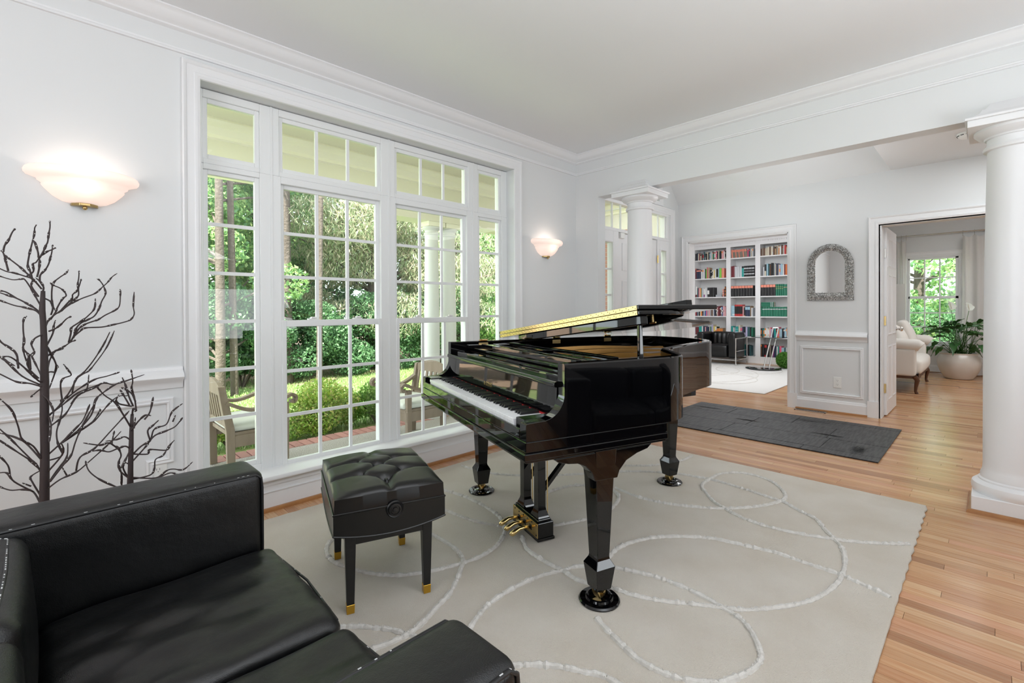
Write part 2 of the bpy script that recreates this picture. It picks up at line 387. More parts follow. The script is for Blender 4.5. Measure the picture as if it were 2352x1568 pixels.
# ---- divider wall: pier and header beam
w = MB().box(XB, 4.43, 3.003, YW, 0, ZC).box(XB, 4.43, -2.9, 3.003, 2.503, ZC)
struct(w, 'wall_divider', M_wall)
# foyer shell
w = MB()
w.box(XM, XM+.18, 3.20, 3.5, 0, 4.3).box(XM, XM+.18, .889, 1.856, 0, 4.3).box(XM, XM+.18, 1.856, 3.20, 2.27, 4.3).box(XM, XM+.18, -.75, .889, 2.236, 4.3).box(XM, XM+.18, -2.9, -.75, 0, 4.3)
struct(w, 'wall_hall', M_wall)
struct(MB().box(4.43, XM, -2.9, .802, 2.857, 2.93), 'ceiling', M_wall)
XR = 5.66; ZR = 2.857+(XM-XR)*1.07
v = MB().ext([(XM, 2.857), (XR, ZR), (4.43, 2.857), (4.43, 2.95), (XR, ZR+.1), (XM, 2.95)], .8, 3.5, lambda a, b, d: (a, d, b))
v.ext([(XM+.1, 2.75), (XM+.1, 2.95), (XR, ZR+.1), (4.40, 2.95), (4.40, 2.858), (XM, 2.858)], .78, .801, lambda a, b, d: (a, d, b))
struct(v, 'ceiling', M_wall)
struct(MB().box(4.31, 4.43, -2.9, 3.5, ZC, 4.3), 'wall_divider', M_wall)
# door wall with openings for doors, transom row and arched light
YD = 3.36; CX, ZA, RA = 5.66, 2.813, .73
w = MB()
w.box(4.43, 4.87, YD, 3.5, 0, 2.66).box(6.60, XM, YD, 3.5, 0, 2.66).box(4.40, XM+.05, YD, 3.5, 2.66, 2.813)
arch = [(CX+RA*math.cos(PI*k/24), ZA+RA*math.sin(PI*k/24)) for k in range(25)]
gz = lambda x: 2.9+(1.07*(XM-x) if x > XR else 1.07*(x-4.43)*1.01)
gt = lambda x: 2.857+1.07*((XM-x) if x > XR else (x-4.43)*1.0)+.12
for k in range(24):
    (xa, za), (xb, zb) = arch[k], arch[k+1]
    w.add([(xa, y, z) for y in (YD, 3.5) for z in (za, max(gt(xa), za+.01))]+[(xb, y, z) for y in (YD, 3.5) for z in (zb, max(gt(xb), zb+.01))], [(0, 1, 3, 2), (4, 6, 7, 5), (0, 4, 5, 1), (2, 3, 7, 6), (0, 2, 6, 4), (1, 5, 7, 3)])
for a, b in ((CX+RA, XM+.05), (4.40, CX-RA)):
    w.add([(x, y, z) for x in (a, b) for y in (YD, 3.5) for z in (2.813, gt(x))], [(0, 1, 3, 2), (4, 6, 7, 5), (0, 4, 5, 1), (2, 3, 7, 6), (0, 2, 6, 4), (1, 5, 7, 3)])
struct(w, 'wall_entry', M_wall)
# ---- library and lounge shells
XL = XM+.18
struct(MB().box(XL, 12.25, 6.0, 6.15, 0, 3.0), 'wall_library_left', M_wall)
struct(MB().box(12.1, 12.25, 1.74, 6.0, 0, 3.0), 'wall_library_back', M_wall)
struct(MB().box(XL, 12.6, 1.62, 1.74, 0, 3.0), 'wall_library_right', M_wall)
struct(MB().box(XL-.18, 12.6, -2.9, 6.15, 2.96, 3.05), 'ceiling', M_wall)
w = MB().box(12.42, 12.56, 1.17, 1.62, 0, 3).box(12.42, 12.56, -2.9, .43, 0, 3).box(12.42, 12.56, .43, 1.17, 2.26, 3).box(12.42, 12.56, .43, 1.17, 0, .55)
struct(w, 'wall_lounge_back', M_wall)
# ---- trim profiles
CROWN = [(0, 0), (.10, 0), (.10, -.008), (.088, -.012), (.078, -.022), (.066, -.042), (.046, -.058), (.030, -.064), (.024, -.068), (.024, -.076), (.010, -.082), (0, -.085)]
CASE = [(0, 0), (.095, 0), (.095, .022), (.088, .027), (.076, .022), (.07, .016), (.035, .013), (.03, .017), (.018, .017), (.012, .013), (.004, .012), (0, .006)]
RAIL = [(-.06, 0), (.06, 0), (.06, .010), (.045, .014), (.036, .030), (.020, .046), (.004, .05), (-.006, .044), (-.022, .022), (-.04, .014), (-.06, .010)]
def crown(name, path, prof, z):
    return struct(MB().sweep([(x, y, z) for x, y in path], prof, (0, 0, 1)), name, M_trim, smooth='auto')
FR = [(0, 0), (.016, 0), (.014, .012), (.006, .020), (.006, .03), (0, .034)]
room = [(4.292, -2.9), (4.292, 3.30), (-2.5, 3.30)]
crown('trim_1', room, CROWN, ZC)
crown('trim_2', room, FR, 2.78)
BASE = [(0, 0), (.018, 0), (.018, .118), (.012, .128), (.010, .14), (.004, .15), (0, .15)]
SHOE = [(0, 0), (.030, 0), (.028, .012), (.018, .019), (0, .02)]
BASE2 = [(a+.0, b) for a, b in BASE]
for nm, path in (('baseboard_front', [(4.292, 3.30), (-2.5, 3.30)]), ('baseboard_divider', [(4.292, 3.003), (4.292, 3.30)]), ('baseboard_hall', [(XM, 1.018), (XM, 1.763)]),
                 ('baseboard_hall_end', [(XM, 3.29), (XM, 3.36)]), ('baseboard_lounge', [(12.42, -2.9), (12.42, 1.62)])):
    struct(MB().sweep([(x, y, 0) for x, y in path], BASE2, (0, 0, 1)), nm, M_trim)
    s2 = [(a+.018 if a else .018, b) for a, b in SHOE]
    struct(MB().sweep([(x, y, 0) for x, y in path], s2, (0, 0, 1)), 'trim_3', M_oak)
# chair rails
def rail_y(x0, x1, y, z): return MB().sweep([(x0, y, z), (x1, y, z)], [(a, b) for a, b in RAIL], (0, -1, 0))
r = rail_y(-2.5, .575, YW, .911); struct(r, 'trim_4', M_trim, smooth='auto')
r = MB().sweep([(XM, 1.763, .934), (XM, 1.018, .934)], [(a, b) for a, b in RAIL], (-1, 0, 0)); struct(r, 'trim_5', M_trim, smooth='auto')
r = rail_y(3.405, 4.292, YW, .911); struct(r, 'trim_4', M_trim, smooth='auto')
PAN = [(0, 0), (.034, 0), (.034, .010), (.028, .016), (.016, .013), (.010, .020), (.002, .016)]
def panel_frame(pts, n, name='trim_6', closed=True):
    return struct(MB().sweep(pts, PAN, n, closed=closed), name, M_trim)
panel_frame([(XM, 1.684, .233), (XM, 1.092, .233), (XM, 1.092, .772), (XM, 1.684, .772)][::-1], (-1, 0, 0))
panel_frame([(-2.3, YW, .766), (.496, YW, .766), (.496, YW, .462), (.40, YW, .462), (.40, YW, .16), (-2.3, YW, .16)], (0, -1, 0))
panel_frame([(3.50, YW, .766), (4.19, YW, .766), (4.19, YW, .16), (3.50, YW, .16)], (0, -1, 0))
# window casing, sill, apron
c = MB().sweep([(.674, YW, .215), (.674, YW, 2.66), (3.299, YW, 2.66), (3.299, YW, .215)], CASE, (0, -1, 0))
struct(c, 'trim_7', M_trim, smooth='auto')
s = MB().ext([(3.235, .200), (3.225, .207), (3.223, .218), (3.228, .230), (3.24, .236), (3.41, .236), (3.41, .196), (3.24, .196)], .56, 3.42, lambda a, b, d: (d, a, b))
struct(s, 'trim_8', M_trim, smooth='auto')
a = MB().box(.58, 3.40, 3.272, 3.30, .02, .196).box(.58, 3.40, 3.262, 3.28, .165, .19).box(.58, 3.40, 3.266, 3.28, .118, .124)
struct(a, 'trim_9', M_trim)
# oak shoe in front of the apron
struct(MB().sweep([(3.42, 3.272, 0), (.56, 3.272, 0)], [(a, b) for a, b in SHOE], (0, 0, 1)), 'trim_3', M_oak)
# door casings on the hall wall (travel so that n x t points outward of the opening)
def casing_x(y0, y1, zt, name):
    c = MB().sweep([(XM, y1, 0), (XM, y1, zt), (XM, y0, zt), (XM, y0, 0)], CASE, (-1, 0, 0))
    c.box(XM-.03, XM, y1-.002, y1+.105, 0, .19).box(XM-.03, XM, y0-.105, y0+.002, 0, .19)
    c.box(XM, XL, y1-.012, y1, 0, zt).box(XM, XL, y0, y0+.012, 0, zt).box(XM, XL, y0, y1, zt-.012, zt)
    return struct(c, name, M_trim)
casing_x(1.856, 3.20, 2.27, 'trim_10'); casing_x(-.72, .915, 2.25, 'trim_11')
# ---------------------------------------------------------------- the window units
GY = 3.43
def boxes(rects, y0, y1):
    m = MB()
    for x0, x1, z0, z1 in rects: m.box(x0, x1, y0, y1, z0, z1)
    return m
def ring(x0, x1, z0, z1, g0, g1, h0, h1, y0, y1):
    """frame between outer rect and inner glass rect"""
    return boxes([(x0, g0, z0, z1), (g1, x1, z0, z1), (g0, g1, h1, z1), (g0, g1, z0, h0)], y0, y1)
def unit(n, label, x0, x1, z0, z1, cols, rows, gx0, gx1, gz0, gz1, dh=False, step=.0):
    W_ = setting('window_%d' % n, label, (0, 0, 0))
    fr = ring(x0, x1, z0, z1, gx0-.028, gx1+.028, gz0-.030 if not dh else .222, gz1+.028, 3.40, 3.50)
    fr.build('frame', M_vinyl, W_, bevel=.003, seg=1)
    def glass_grid(a0, a1, b0, b1, cols, rows, y):
        for i in range(1, cols): x = a0+(a1-a0)*i/cols; MB().box(x-.011, x+.011, y-.008, y+.008, b0, b1).build('muntin', M_vinyl, W_)
        for j in range(1, rows): z = b0+(b1-b0)*j/rows; MB().box(a0, a1, y-.0081, y+.0081, z-.011, z+.011).build('muntin', M_vinyl, W_)
        for i in range(cols):
            for j in range(rows):
                MB().box(a0+(a1-a0)*i/cols, a0+(a1-a0)*(i+1)/cols, y-.002, y+.002, b0+(b1-b0)*j/rows, b0+(b1-b0)*(j+1)/rows).build('pane', M_glass, W_)
    if not dh:
        ring(gx0-.030, gx1+.030, gz0-.032, gz1+.030, gx0, gx1, gz0, gz1, 3.415, 3.445).build('sash', M_vinyl, W_, bevel=.003, seg=1)
        glass_grid(gx0, gx1, gz0, gz1, cols, rows, GY)
    else:
        ring(gx0-.032, gx1+.032, 1.19, gz1+.030, gx0, gx1, 1.221, gz1, 3.43, 3.46).build('upper_sash', M_vinyl, W_, bevel=.003, seg=1)
        glass_grid(gx0, gx1, 1.221, gz1, 3, 3, 3.445)
        ring(gx0-.030, gx1+.035, .222, 1.222, gx0+.002, gx1+.002, .262, 1.177, 3.395, 3.428).build('lower_sash', M_vinyl, W_, bevel=.003, seg=1)
        glass_grid(gx0+.002, gx1+.002, .262, 1.177, 3, 3, 3.41)
        for k in (.27, .76):
            xx = gx0+(gx1-gx0)*k; MB().box(xx-.035, xx+.035, 3.40, 3.43, 1.222, 1.232).box(xx-.015, xx+.02, 3.395, 3.42, 1.232, 1.244).build('sash_lock', M_white, W_, bevel=.002, seg=1)
unit(1, 'tall narrow fixed window at the left end of the window wall', .685, 1.097, .20, 2.20, 1, 6, .733, .998, .305, 2.138)
unit(2, 'wide double hung window, left of the middle mullion', 1.097, 1.984, .20, 2.20, 3, 3, 1.187, 1.880, .262, 2.125, True)
unit(3, 'wide double hung window with porch columns showing behind it', 1.984, 2.862, .20, 2.20, 3, 3, 2.070, 2.757, .262, 2.125, True)
unit(4, 'tall narrow fixed window at the right end of the window wall', 2.862, 3.30, .20, 2.20, 1, 6, 2.952, 3.20, .305, 2.138)
unit(5, 'single pane transom light over the left narrow window', .685, 1.097, 2.20, 2.655, 1, 1, .733, 1.000, 2.262, 2.578)
unit(6, 'three pane transom light over the left wide window', 1.097, 1.984, 2.20, 2.655, 3, 1, 1.176, 1.885, 2.262, 2.578)
unit(7, 'three pane transom light over the right wide window', 1.984, 2.862, 2.20, 2.655, 3, 1, 2.064, 2.775, 2.262, 2.578)
unit(8, 'single pane transom light over the right narrow window', 2.862, 3.30, 2.20, 2.655, 1, 1, 2.948, 3.20, 2.262, 2.578)
struct(MB().box(1.09, 1.104, 3.396, 3.40, .236, 2.655).box(1.977, 1.991, 3.396, 3.40, .236, 2.655).box(2.855, 2.869, 3.396, 3.40, .236, 2.655), 'trim_12', M_vinyl)
# ---------------------------------------------------------------- entry doors
D = setting('door_1', 'white double front doors with sidelights and a transom row')
e = MB()
for x0, x1, z0, z1 in ((4.87, 6.60, 2.27, 2.312), (4.87, 6.60, 2.632, 2.672), (4.87, 4.93, 0, 2.27), (6.545, 6.60, 0, 2.27), (4.87, 4.93, 2.312, 2.632), (6.545, 6.60, 2.312, 2.632), (5.13, 5.255, 0, 2.27), (6.265, 6.34, 0, 2.27), (4.93, 5.13, 2.12, 2.27), (6.34, 6.545, 2.12, 2.27), (4.93, 5.13, 0, .30), (6.34, 6.545, 0, .30)):
    e.box(x0, x1, YD-.005, YD+.09, z0, z1)
e.build('frame', M_trim, D, bevel=.004, seg=1)
for k in range(9): x = 4.95+k*.197; MB().box(x-.009, x+.009, YD+.02, YD+.04, 2.312, 2.632).build('muntin', M_trim, D)
for k in range(8): x = 4.95+k*.197; MB().box(x, x+.197, YD+.028, YD+.032, 2.312, 2.632).build('pane', M_glass, D)
for a, b in ((4.93, 5.105), (6.341, 6.502)):
    for k in range(1, 6): z = 2.117-.3285*k; MB().box(a, b, YD+.02, YD+.04, z-.011, z+.011).build('muntin', M_trim, D)
    for k in range(6): z = 2.117-.3285*k; MB().box(a, b, YD+.028, YD+.032, max(z-.3285, .3), z).build('pane', M_glass, D)
    fr = MB().sweep([(a, YD-.005, .3), (a, YD-.005, 2.12), (b, YD-.005, 2.12), (b, YD-.005, .3)], [(0, 0), (.022, 0), (.022, .01), (.008, .016), (0, .008)], (0, -1, 0)); fr.build('sidelight_bead', M_trim, D)
MB().box(5.105, 5.13, YD, YD+.06, .3, 2.12).box(6.502, 6.545, YD, YD+.06, .3, 2.12).build('sidelight_stile', M_trim, D)
for a, b in ((5.262, 5.757), (5.763, 6.258)):
    lf = MB().box(a, b, YD+.012, YD+.055, .01, 2.262)
    for z0, z1 in ((.18, .80), (.95, 1.65), (1.78, 2.14)):
        for u0, u1 in ((a+.09, a+.225), (b-.225, b-.09)): lf.box(u0, u1, YD+.004, YD+.012, z0, z1)
    lf.build('door_leaf', M_trim, D, bevel=.003, seg=1)
for z in (.30, 1.15, 1.99): MB().box(6.250, 6.285, YD-.008, YD-.004, z-.05, z+.05).tube([(6.262, YD-.012, z-.055), (6.262, YD-.012, z+.055)], .007).build('hinge', M_brass, D)
c = MB().sweep([(4.87, YD, 0), (4.87, YD, 2.665), (6.66, YD, 2.665), (6.66, YD, 0)], CASE, (0, -1, 0)); struct(c, 'trim_13', M_trim, smooth='auto')
A = setting('window_9', 'arched fan light over the front doors')
ring_a = MB().sweep([(CX+.655*math.cos(PI*k/30), YD-.004, ZA+.655*math.sin(PI*k/30)) for k in range(31)][::-1], [(0, 0), (.09, 0), (.09, .02), (.05, .012), (.02, .02), (0, .01)], (0, -1, 0)); ring_a.build('arch_casing', M_trim, A, smooth='auto')
MB().box(CX-.75, CX+.75, YD-.02, YD+.05, 2.765, 2.82).build('frame', M_trim, A)
for k in range(1, 6): t = PI*k/6; MB().tube([(CX+.12*math.cos(t), YD+.03, ZA+.12*math.sin(t)), (CX+.66*math.cos(t), YD+.03, ZA+.66*math.sin(t))], .010, 6).build('muntin', M_trim, A)
MB().ext([(CX+.7*math.cos(PI*k/24), ZA+.7*math.sin(PI*k/24)) for k in range(25)], YD+.034, YD+.038, lambda a, b, d: (a, d, b)).build('pane', M_glass, A)
tag(MB().box(5.27, 5.36, YD-.03, YD+.012, 2.19, 2.262).build('door_sensor', M_white, bevel=.008), 'small white alarm sensor box on top corner of the front door', 'sensor')
# ---------------------------------------------------------------- lounge door, window
DL = setting('door_2', 'white six panel door standing open into the lounge')
lf = MB().box(XL+.005, XL+.80, .862, .898, .012, 2.235)
lf.build('door_leaf', M_trim, DL, bevel=.003, seg=1)
for side, yy in ((-1, .862), (1, .898)):
    for z0, z1 in ((.20, .80), (.98, 1.66), (1.80, 2.09)):
        for a, b in ((.11, .35), (.45, .69)):
            p = MB().sweep([(XL+a, yy, z0), (XL+a, yy, z1), (XL+b, yy, z1), (XL+b, yy, z0)][::1 if side < 0 else -1], [(0, 0), (.012, .006), (.03, .002), (.03, 0)], (0, side, 0), closed=True); p.build('door_panel', M_trim, DL)
MB().lathe([(.03, 0), (.03, .006), (.012, .012), (.012, .035), (.026, .045), (.03, .058), (.022, .072), (.002, .076)], seg=18).build('door_knob', M_nickel, DL, loc=(XL+.74, .862, 1.01), rot=(PI/2, 0, 0), smooth='auto')
for k, z in enumerate((.33, 1.13, 1.93)):
    MB().box(XL-.008, XL-.004, .868, .93, z-.055, z+.055).tube([(XL-.006, .897, z-.06), (XL-.006, .897, z+.06)], .007).build('hinge', M_brass if k < 2 else M_nickel, DL, bevel=.002, seg=1)
L_ = setting('window_10', 'white lounge window with trees outside')
LX = 12.43
def lrect(y0, y1, z0, z1, x0=LX, x1=LX+.05): return MB().box(x0, x1, y0, y1, z0, z1)
f = MB()
for y0, y1, z0, z1 in ((.43, .475, .55, 2.26), (1.145, 1.19, .55, 2.26), (.43, 1.19, 2.225, 2.27), (.43, 1.19, 1.45, 1.50), (.43, 1.19, .53, .61)): f.box(LX, LX+.05, y0, y1, z0, z1)
f.build('frame', M_vinyl, L_, bevel=.003, seg=1)
for zz0, zz1 in ((1.50, 2.225), (.61, 1.45)):
    for k in (1, 2): y = .475+.67*k/3; lrect(y-.011, y+.011, zz0, zz1, LX+.015, LX+.035).build('muntin', M_vinyl, L_)
    for k in range(1, 3 if zz0 > 1 else 3): z = zz0+(zz1-zz0)*k/(2 if zz0 > 1 else 3); (lrect(.475, 1.145, z-.011, z+.011, LX+.014, LX+.036).build('muntin', M_vinyl, L_) if z < zz1-.01 else None)
    nr = 2 if zz0 > 1 else 3
    for i in range(3):
        for j in range(nr): lrect(.475+.67*i/3, .475+.67*(i+1)/3, zz0+(zz1-zz0)*j/nr, zz0+(zz1-zz0)*(j+1)/nr, LX+.024, LX+.027).build('pane', M_glass, L_)
c = MB().sweep([(12.42, 1.19, .5), (12.42, 1.19, 2.27), (12.42, .43, 2.27), (12.42, .43, .5)], [(a*1.2, b) for a, b in CASE], (-1, 0, 0)); c.box(12.36, 12.43, .33, 1.29, .48, .53); struct(c, 'trim_14', M_trim)
# ---------------------------------------------------------------- columns
def column(y, r, label):
    t = thing('column', label, 'column', (4.361, y, 0))
    q = .2 if r > .12 else .19
    MB().box(-q, q, -q, q, 0, .105).build('plinth', M_trim, t, bevel=.004, seg=1)
    prof = [(q-.003, .105), (q+.003, .12), (q+.006, .14), (q, .165), (q-.015, .178), (q-.028, .183), (q-.028, .192), (q-.038, .200), (r+.012, .222), (r+.002, .25), (r, .28), (r*.995, .9), (r*.96, 1.6), (r*.88, 2.29)]
    MB().lathe(prof, seg=56, cap=False).build('shaft', M_trim, t, smooth='auto')
    k = r*.88
    cp = [(k, 2.285), (k+.018, 2.29), (k+.022, 2.302), (k+.016, 2.315), (k+.004, 2.318), (k+.002, 2.36), (k+.012, 2.363), (k+.016, 2.372), (k+.045, 2.385), (k+.062, 2.405), (k+.062, 2.42)]
    MB().lathe(cp, seg=56, cap=False).build('echinus', M_trim, t, smooth='auto')
    h = k+.082
    MB().box(-h-.005, h+.005, -h-.005, h+.005, 2.42, 2.462).box(-h-.017, h+.017, -h-.017, h+.017, 2.462, 2.478).build('abacus', M_trim, t, bevel=.002, seg=1)
    MB().frus((0, 0, 0), [(h+.012, h+.012, 2.478), (h-.02, h-.02, 2.487), (h-.05, h-.05, 2.51), (h-.070, h-.062, 2.535), (.100, h-.075, 2.548), (.072, h-.10, 2.585)]).build('cap_moulding', M_trim, t)
    s = MB().sweep([(-q, -q, 0), (q, -q, 0), (q, q, 0), (-q, q, 0)], [(-b_*0-a_, b_) for a_, b_ in [(0, 0), (.022, 0), (.020, .012), (.012, .02), (0, .022)]], (0, 0, 1), closed=True)
    s.build('shoe_moulding', M_oak, t)
column(2.535, .135, 'white round column at the far end of the opening, by the window wall')
column(-.114, .150, 'white round column at the right edge of the picture')
# ---------------------------------------------------------------- exterior shell
P = setting('floor_porch', 'exposed aggregate porch slab edged with a brick row')
MB().box(-4, 7.0, 3.5, 5.13, -.40, -.15).build('slab', M_gravel, P)
MB().box(-4, 7.0, 5.11, 5.375, -.42, -.165).build('mortar_bed', M_mortar, P)
bx = -1.2
while bx < 6.9:
    k = .85+.3*RN.random(); MB().box(bx+.005, bx+.097, 5.128+RN.random()*.004, 5.37, -.23, -.149+RN.random()*.003).build('brick', M_brick, P, tone=(.30*k, .135*k, .11*k), bevel=.004, seg=1, fix=False); bx += .1025
struct(MB().box(-4, 7.0, 3.5, 5.9, 3.05, 3.15), 'ceiling_porch', M_cream)
b = MB().box(-4, 7.0, 5.12, 5.42, 2.60, 3.05).box(3.05, 7.0, 5.12, 5.42, 2.44, 2.60)
struct(b, 'wall_porch_beam', M_cream)
pc = [(0, 0), (.14, 0), (.14, -.015), (.11, -.04), (.10, -.07), (.05, -.10), (.03, -.12), (.03, -.15), (0, -.16)]
c = MB().sweep([(7.0, 3.5, 3.05), (7.0, 5.12, 3.05), (-4, 5.12, 3.05)], pc, (0, 0, 1)); struct(c, 'trim_15', M_creamt, smooth='auto')
struct(MB().box(-4, 7.0, 3.5, 3.56, 2.72, 3.05), 'trim_16', M_creamt)
wx = setting('wall_brick', 'red brick outer wall of the library wing')
MB().box(7.0, 7.07, 3.5, 6.2, -.4, 3.05).build('mortar', M_mortar, wx)
bk = MB().box(0, .012, .004, .206, .004, .066).build('brick', M_brickplain, wx, loc=(6.988, 3.52, -.15), bevel=.003, seg=1)
for j in range(44):
    for i in range(12):
        y = 3.52+.21*i-(.105 if j % 2 else 0); z = -.15+.071*j
        if (i, j) == (0, 0) or y < 3.5 or z > 2.75: continue
        if j % 1 == 0 and 3.9 < y < 5.9 and .3 < z < 2.6:
            o = bk.copy(); COL.objects.link(o); o.parent = wx; o.location = (6.988-.003*random.random(), y, z)
for (x, lab) in ((3.70, 'nearer of two round porch columns behind the third window'), (3.98, 'farther right of two round porch columns behind the third window')):
    t = thing('porch_column', lab, 'column', (x, 5.26, -.15))
    MB().lathe([(.14, 0), (.14, .03), (.115, .05), (.103, .08), (.103, 1.2), (.088, 2.42), (.10, 2.43), (.10, 2.45), (.088, 2.46), (.088, 2.48), (.12, 2.51), (.12, 2.53)], seg=32, cap=False).build('shaft', M_pcol, t, smooth='auto')
    MB().box(-.13, .13, -.13, .13, 2.53, 2.59).build('abacus', M_creamt, t)
# ================================================================ PIANO
ANG = math.radians(71.4)
PZ = .015
def uvw(u, v, z): return (u, -v, z)
PN = thing('grand_piano', 'black polished grand piano with its lid raised on the short prop', 'piano', (1.585, 1.992, 0), ANG)
def pb(u0, u1, v0, v1, z0, z1, m=None): return (m or MB()).box(u0, u1, -v0, -v1, z0, z1)
treble = [(-.745, .18), (-.745, .45), (-.745, .70), (-.735, .80), (-.70, .88), (-.64, .935), (-.55, .985), (-.46, 1.04), (-.395, 1.11), (-.345, 1.20), (-.295, 1.30), (-.247, 1.40), (-.19, 1.53), (-.145, 1.65)]
tail = [(-.118, 1.72), (-.07, 1.80), (.0, 1.86), (.10, 1.90), (.24, 1.93), (.40, 1.925), (.54, 1.88), (.65, 1.79), (.72, 1.67), (.745, 1.52)]
out = cr(treble, 5)[:-1]+cr([treble[-1]]+tail, 5)+[(.745, 1.0), (.745, .5), (.745, .18)]
out = [(-.745, .18)]+[p for p in out if p[1] > .185]+[(.745, .18)]
def offset(poly, d):
    P = [np.array(p) for p in poly]; res = []
    for i in range(len(P)):
        a = P[max(i-1, 0)]; b = P[min(i+1, len(P)-1)]; t = (b-a)/np.linalg.norm(b-a); res.append(tuple(P[i]+np.array([t[1], -t[0]])*d))
    return res
inn = offset(out, .052); inn[0] = (-.693, .18); inn[-1] = (.693, .18)
m = MB(); n = len(out)
prof = [(0, .77), (0, 1.064), (.006, 1.070), (.046, 1.070), (.052, 1.064), (.052, .80), (.03, .77)]
for i in range(n):
    o_, i_ = np.array(out[i]), np.array(inn[i])
    for d, z in prof: p = o_+(i_-o_)*d/.052; m.v.append(uvw(p[0], p[1], z))
k = len(prof)
for i in range(n-1):
    for q in range(k): w_ = (q+1) % k; m.f.append((i*k+q, i*k+w_, (i+1)*k+w_, (i+1)*k+q)); m.mi.append(0)
m.f += [tuple(range(k)), tuple(range((n-1)*k, n*k))[::-1]]; m.mi += [0, 0]
m.build('rim', M_black, PN, smooth='auto')
# interior
m = MB(); m.ext([p for p in inn], .97, .975, lambda a, b, d: uvw(a, b, d)); m.build('soundboard', M_sound, PN)
pl = offset(inn, .05); pl = [(max(-.66, min(.66, p[0])), max(.40, p[1])) for p in pl]
m = MB()
for i in range(len(pl)-1):
    a, b = pl[i], pl[i+1]; c = offset(inn, .13); a2 = (max(-.60, min(.60, c[i][0])), max(.42, c[i][1])); b2 = (max(-.60, min(.60, c[i+1][0])), max(.42, c[i+1][1]))
    m.quad(uvw(*a, .99), uvw(*b, .99), uvw(*b2, 1.0), uvw(*a2, 1.0))
    m.quad(uvw(*a2, 1.0), uvw(*b2, 1.0), uvw(*b2, .98), uvw(*a2, .98))
pb(-.66, .66, .40, .62, .985, 1.0, m); m.build('iron_plate', M_gold, PN, smooth='auto')
for u0, u1, v1 in ((-.46, -.40, .98), (-.18, -.10, 1.32), (.14, .09, 1.58), (.42, .30, 1.70)):
    pts = [uvw(u0+(u1-u0)*t, .58+(v1-.58)*t, 1.0+.022*math.sin(PI*min(1, t*1.1+.05))) for t in np.linspace(0, 1, 9)]
    s = MB()
    for p in range(8):
        a, b = pts[p], pts[p+1]
        s.add([(a[0]-.022, a[1], .985), (a[0]+.022, a[1], .985), (a[0]+.016, a[1], a[2]+.012), (a[0]-.016, a[1], a[2]+.012), (b[0]-.022, b[1], .985), (b[0]+.022, b[1], .985), (b[0]+.016, b[1], b[2]+.012), (b[0]-.016, b[1], b[2]+.012)],
              [(0, 1, 5, 4), (1, 2, 6, 5), (2, 3, 7, 6), (3, 0, 4, 7), (0, 3, 2, 1), (4, 5, 6, 7)])
    s.build('plate_strut', M_gold, PN, smooth='auto')
m = MB(); pb(-.60, -.40, .62, .80, 1.0, 1.02, m); m.build('red_felt_strip', M_felt, PN)
s = MB()
for i in range(60):
    u = -.62+1.2*i/59; vmax = min(1.75, .85+max(0, (u+.62))*1.05)
    s.tube([uvw(u, .42, 1.008), uvw(u*.93-.01, vmax, .998)], .0008, 3, cap=False)
tag(s.build('strings', M_steel, PN), kind='stuff')
# keybed, arms
m = MB(); pb(-.745, .745, .0, .74, .725, .77, m).build('keybed', M_black, PN, bevel=.004)
m = MB(); pb(-.753, .753, -.010, .735, .695, .725, m); pb(-.745, .745, .0, .73, .684, .697, m); m.build('keybed_moulding', M_black, PN, bevel=.004)
armp = [(.001, .7705), (.001, .838), (.006, .842)]+cr([(.09, .846), (.125, .858), (.155, .882), (.174, .915), (.183, .955), (.184, .985)], 5)+[(.182, 1.0), (.182, .7705)]
for s in (-1, 1):
    MB().ext(armp, s*.745, s*.692, lambda a, b, d: uvw(d, a, b)).build('cheek_arm', M_black, PN, bevel=.003, smooth='auto')
    pb(s*.6915, s*.616, .02, .17, .771, .845).build('key_block', M_black, PN, bevel=.004)
pb(-.69, .69, .0, .014, .771, .812).build('key_slip', M_black, PN, bevel=.004)
pb(-.69, .69, .014, .4, .771, .785).build('key_frame', M_blackin, PN)
# keys
K0 = .6125; kw = 2*K0/52
wk = MB(); pb(-kw/2+.0006, kw/2-.0006, .012, .165, .80, .837, wk); pb(-kw/2+.0006, kw/2-.0006, .009, .013, .822, .8375, wk)
wk0 = wk.build('white_key', M_ivory, PN, bevel=.0012, seg=1)
bkm = MB().frus((0, 0, 0), [(.0062, .0475, .83), (.0055, .046, .846), (.0044, .0425, .8495)]); bk0 = bkm.build('black_key', M_ebony, PN, bevel=.001, seg=1)
for i in range(52):
    u = K0-kw*(i+.5)
    o = wk0 if i == 0 else wk0.copy()
    if i: COL.objects.link(o); o.parent = PN
    o.location = (u, 0, 0)
first = True
for i in range(51):   # after white key i (A B C D E F G pattern starting on A)
    if (i % 7) in (0, 2, 3, 5, 6):
        o = bk0 if first else bk0.copy()
        if not first: COL.objects.link(o); o.parent = PN
        first = False; o.location = (K0-kw*(i+1), -.1125, 0)
pb(-.615, .615, .16, .168, .836, .842).build('felt_strip', M_felt, PN)
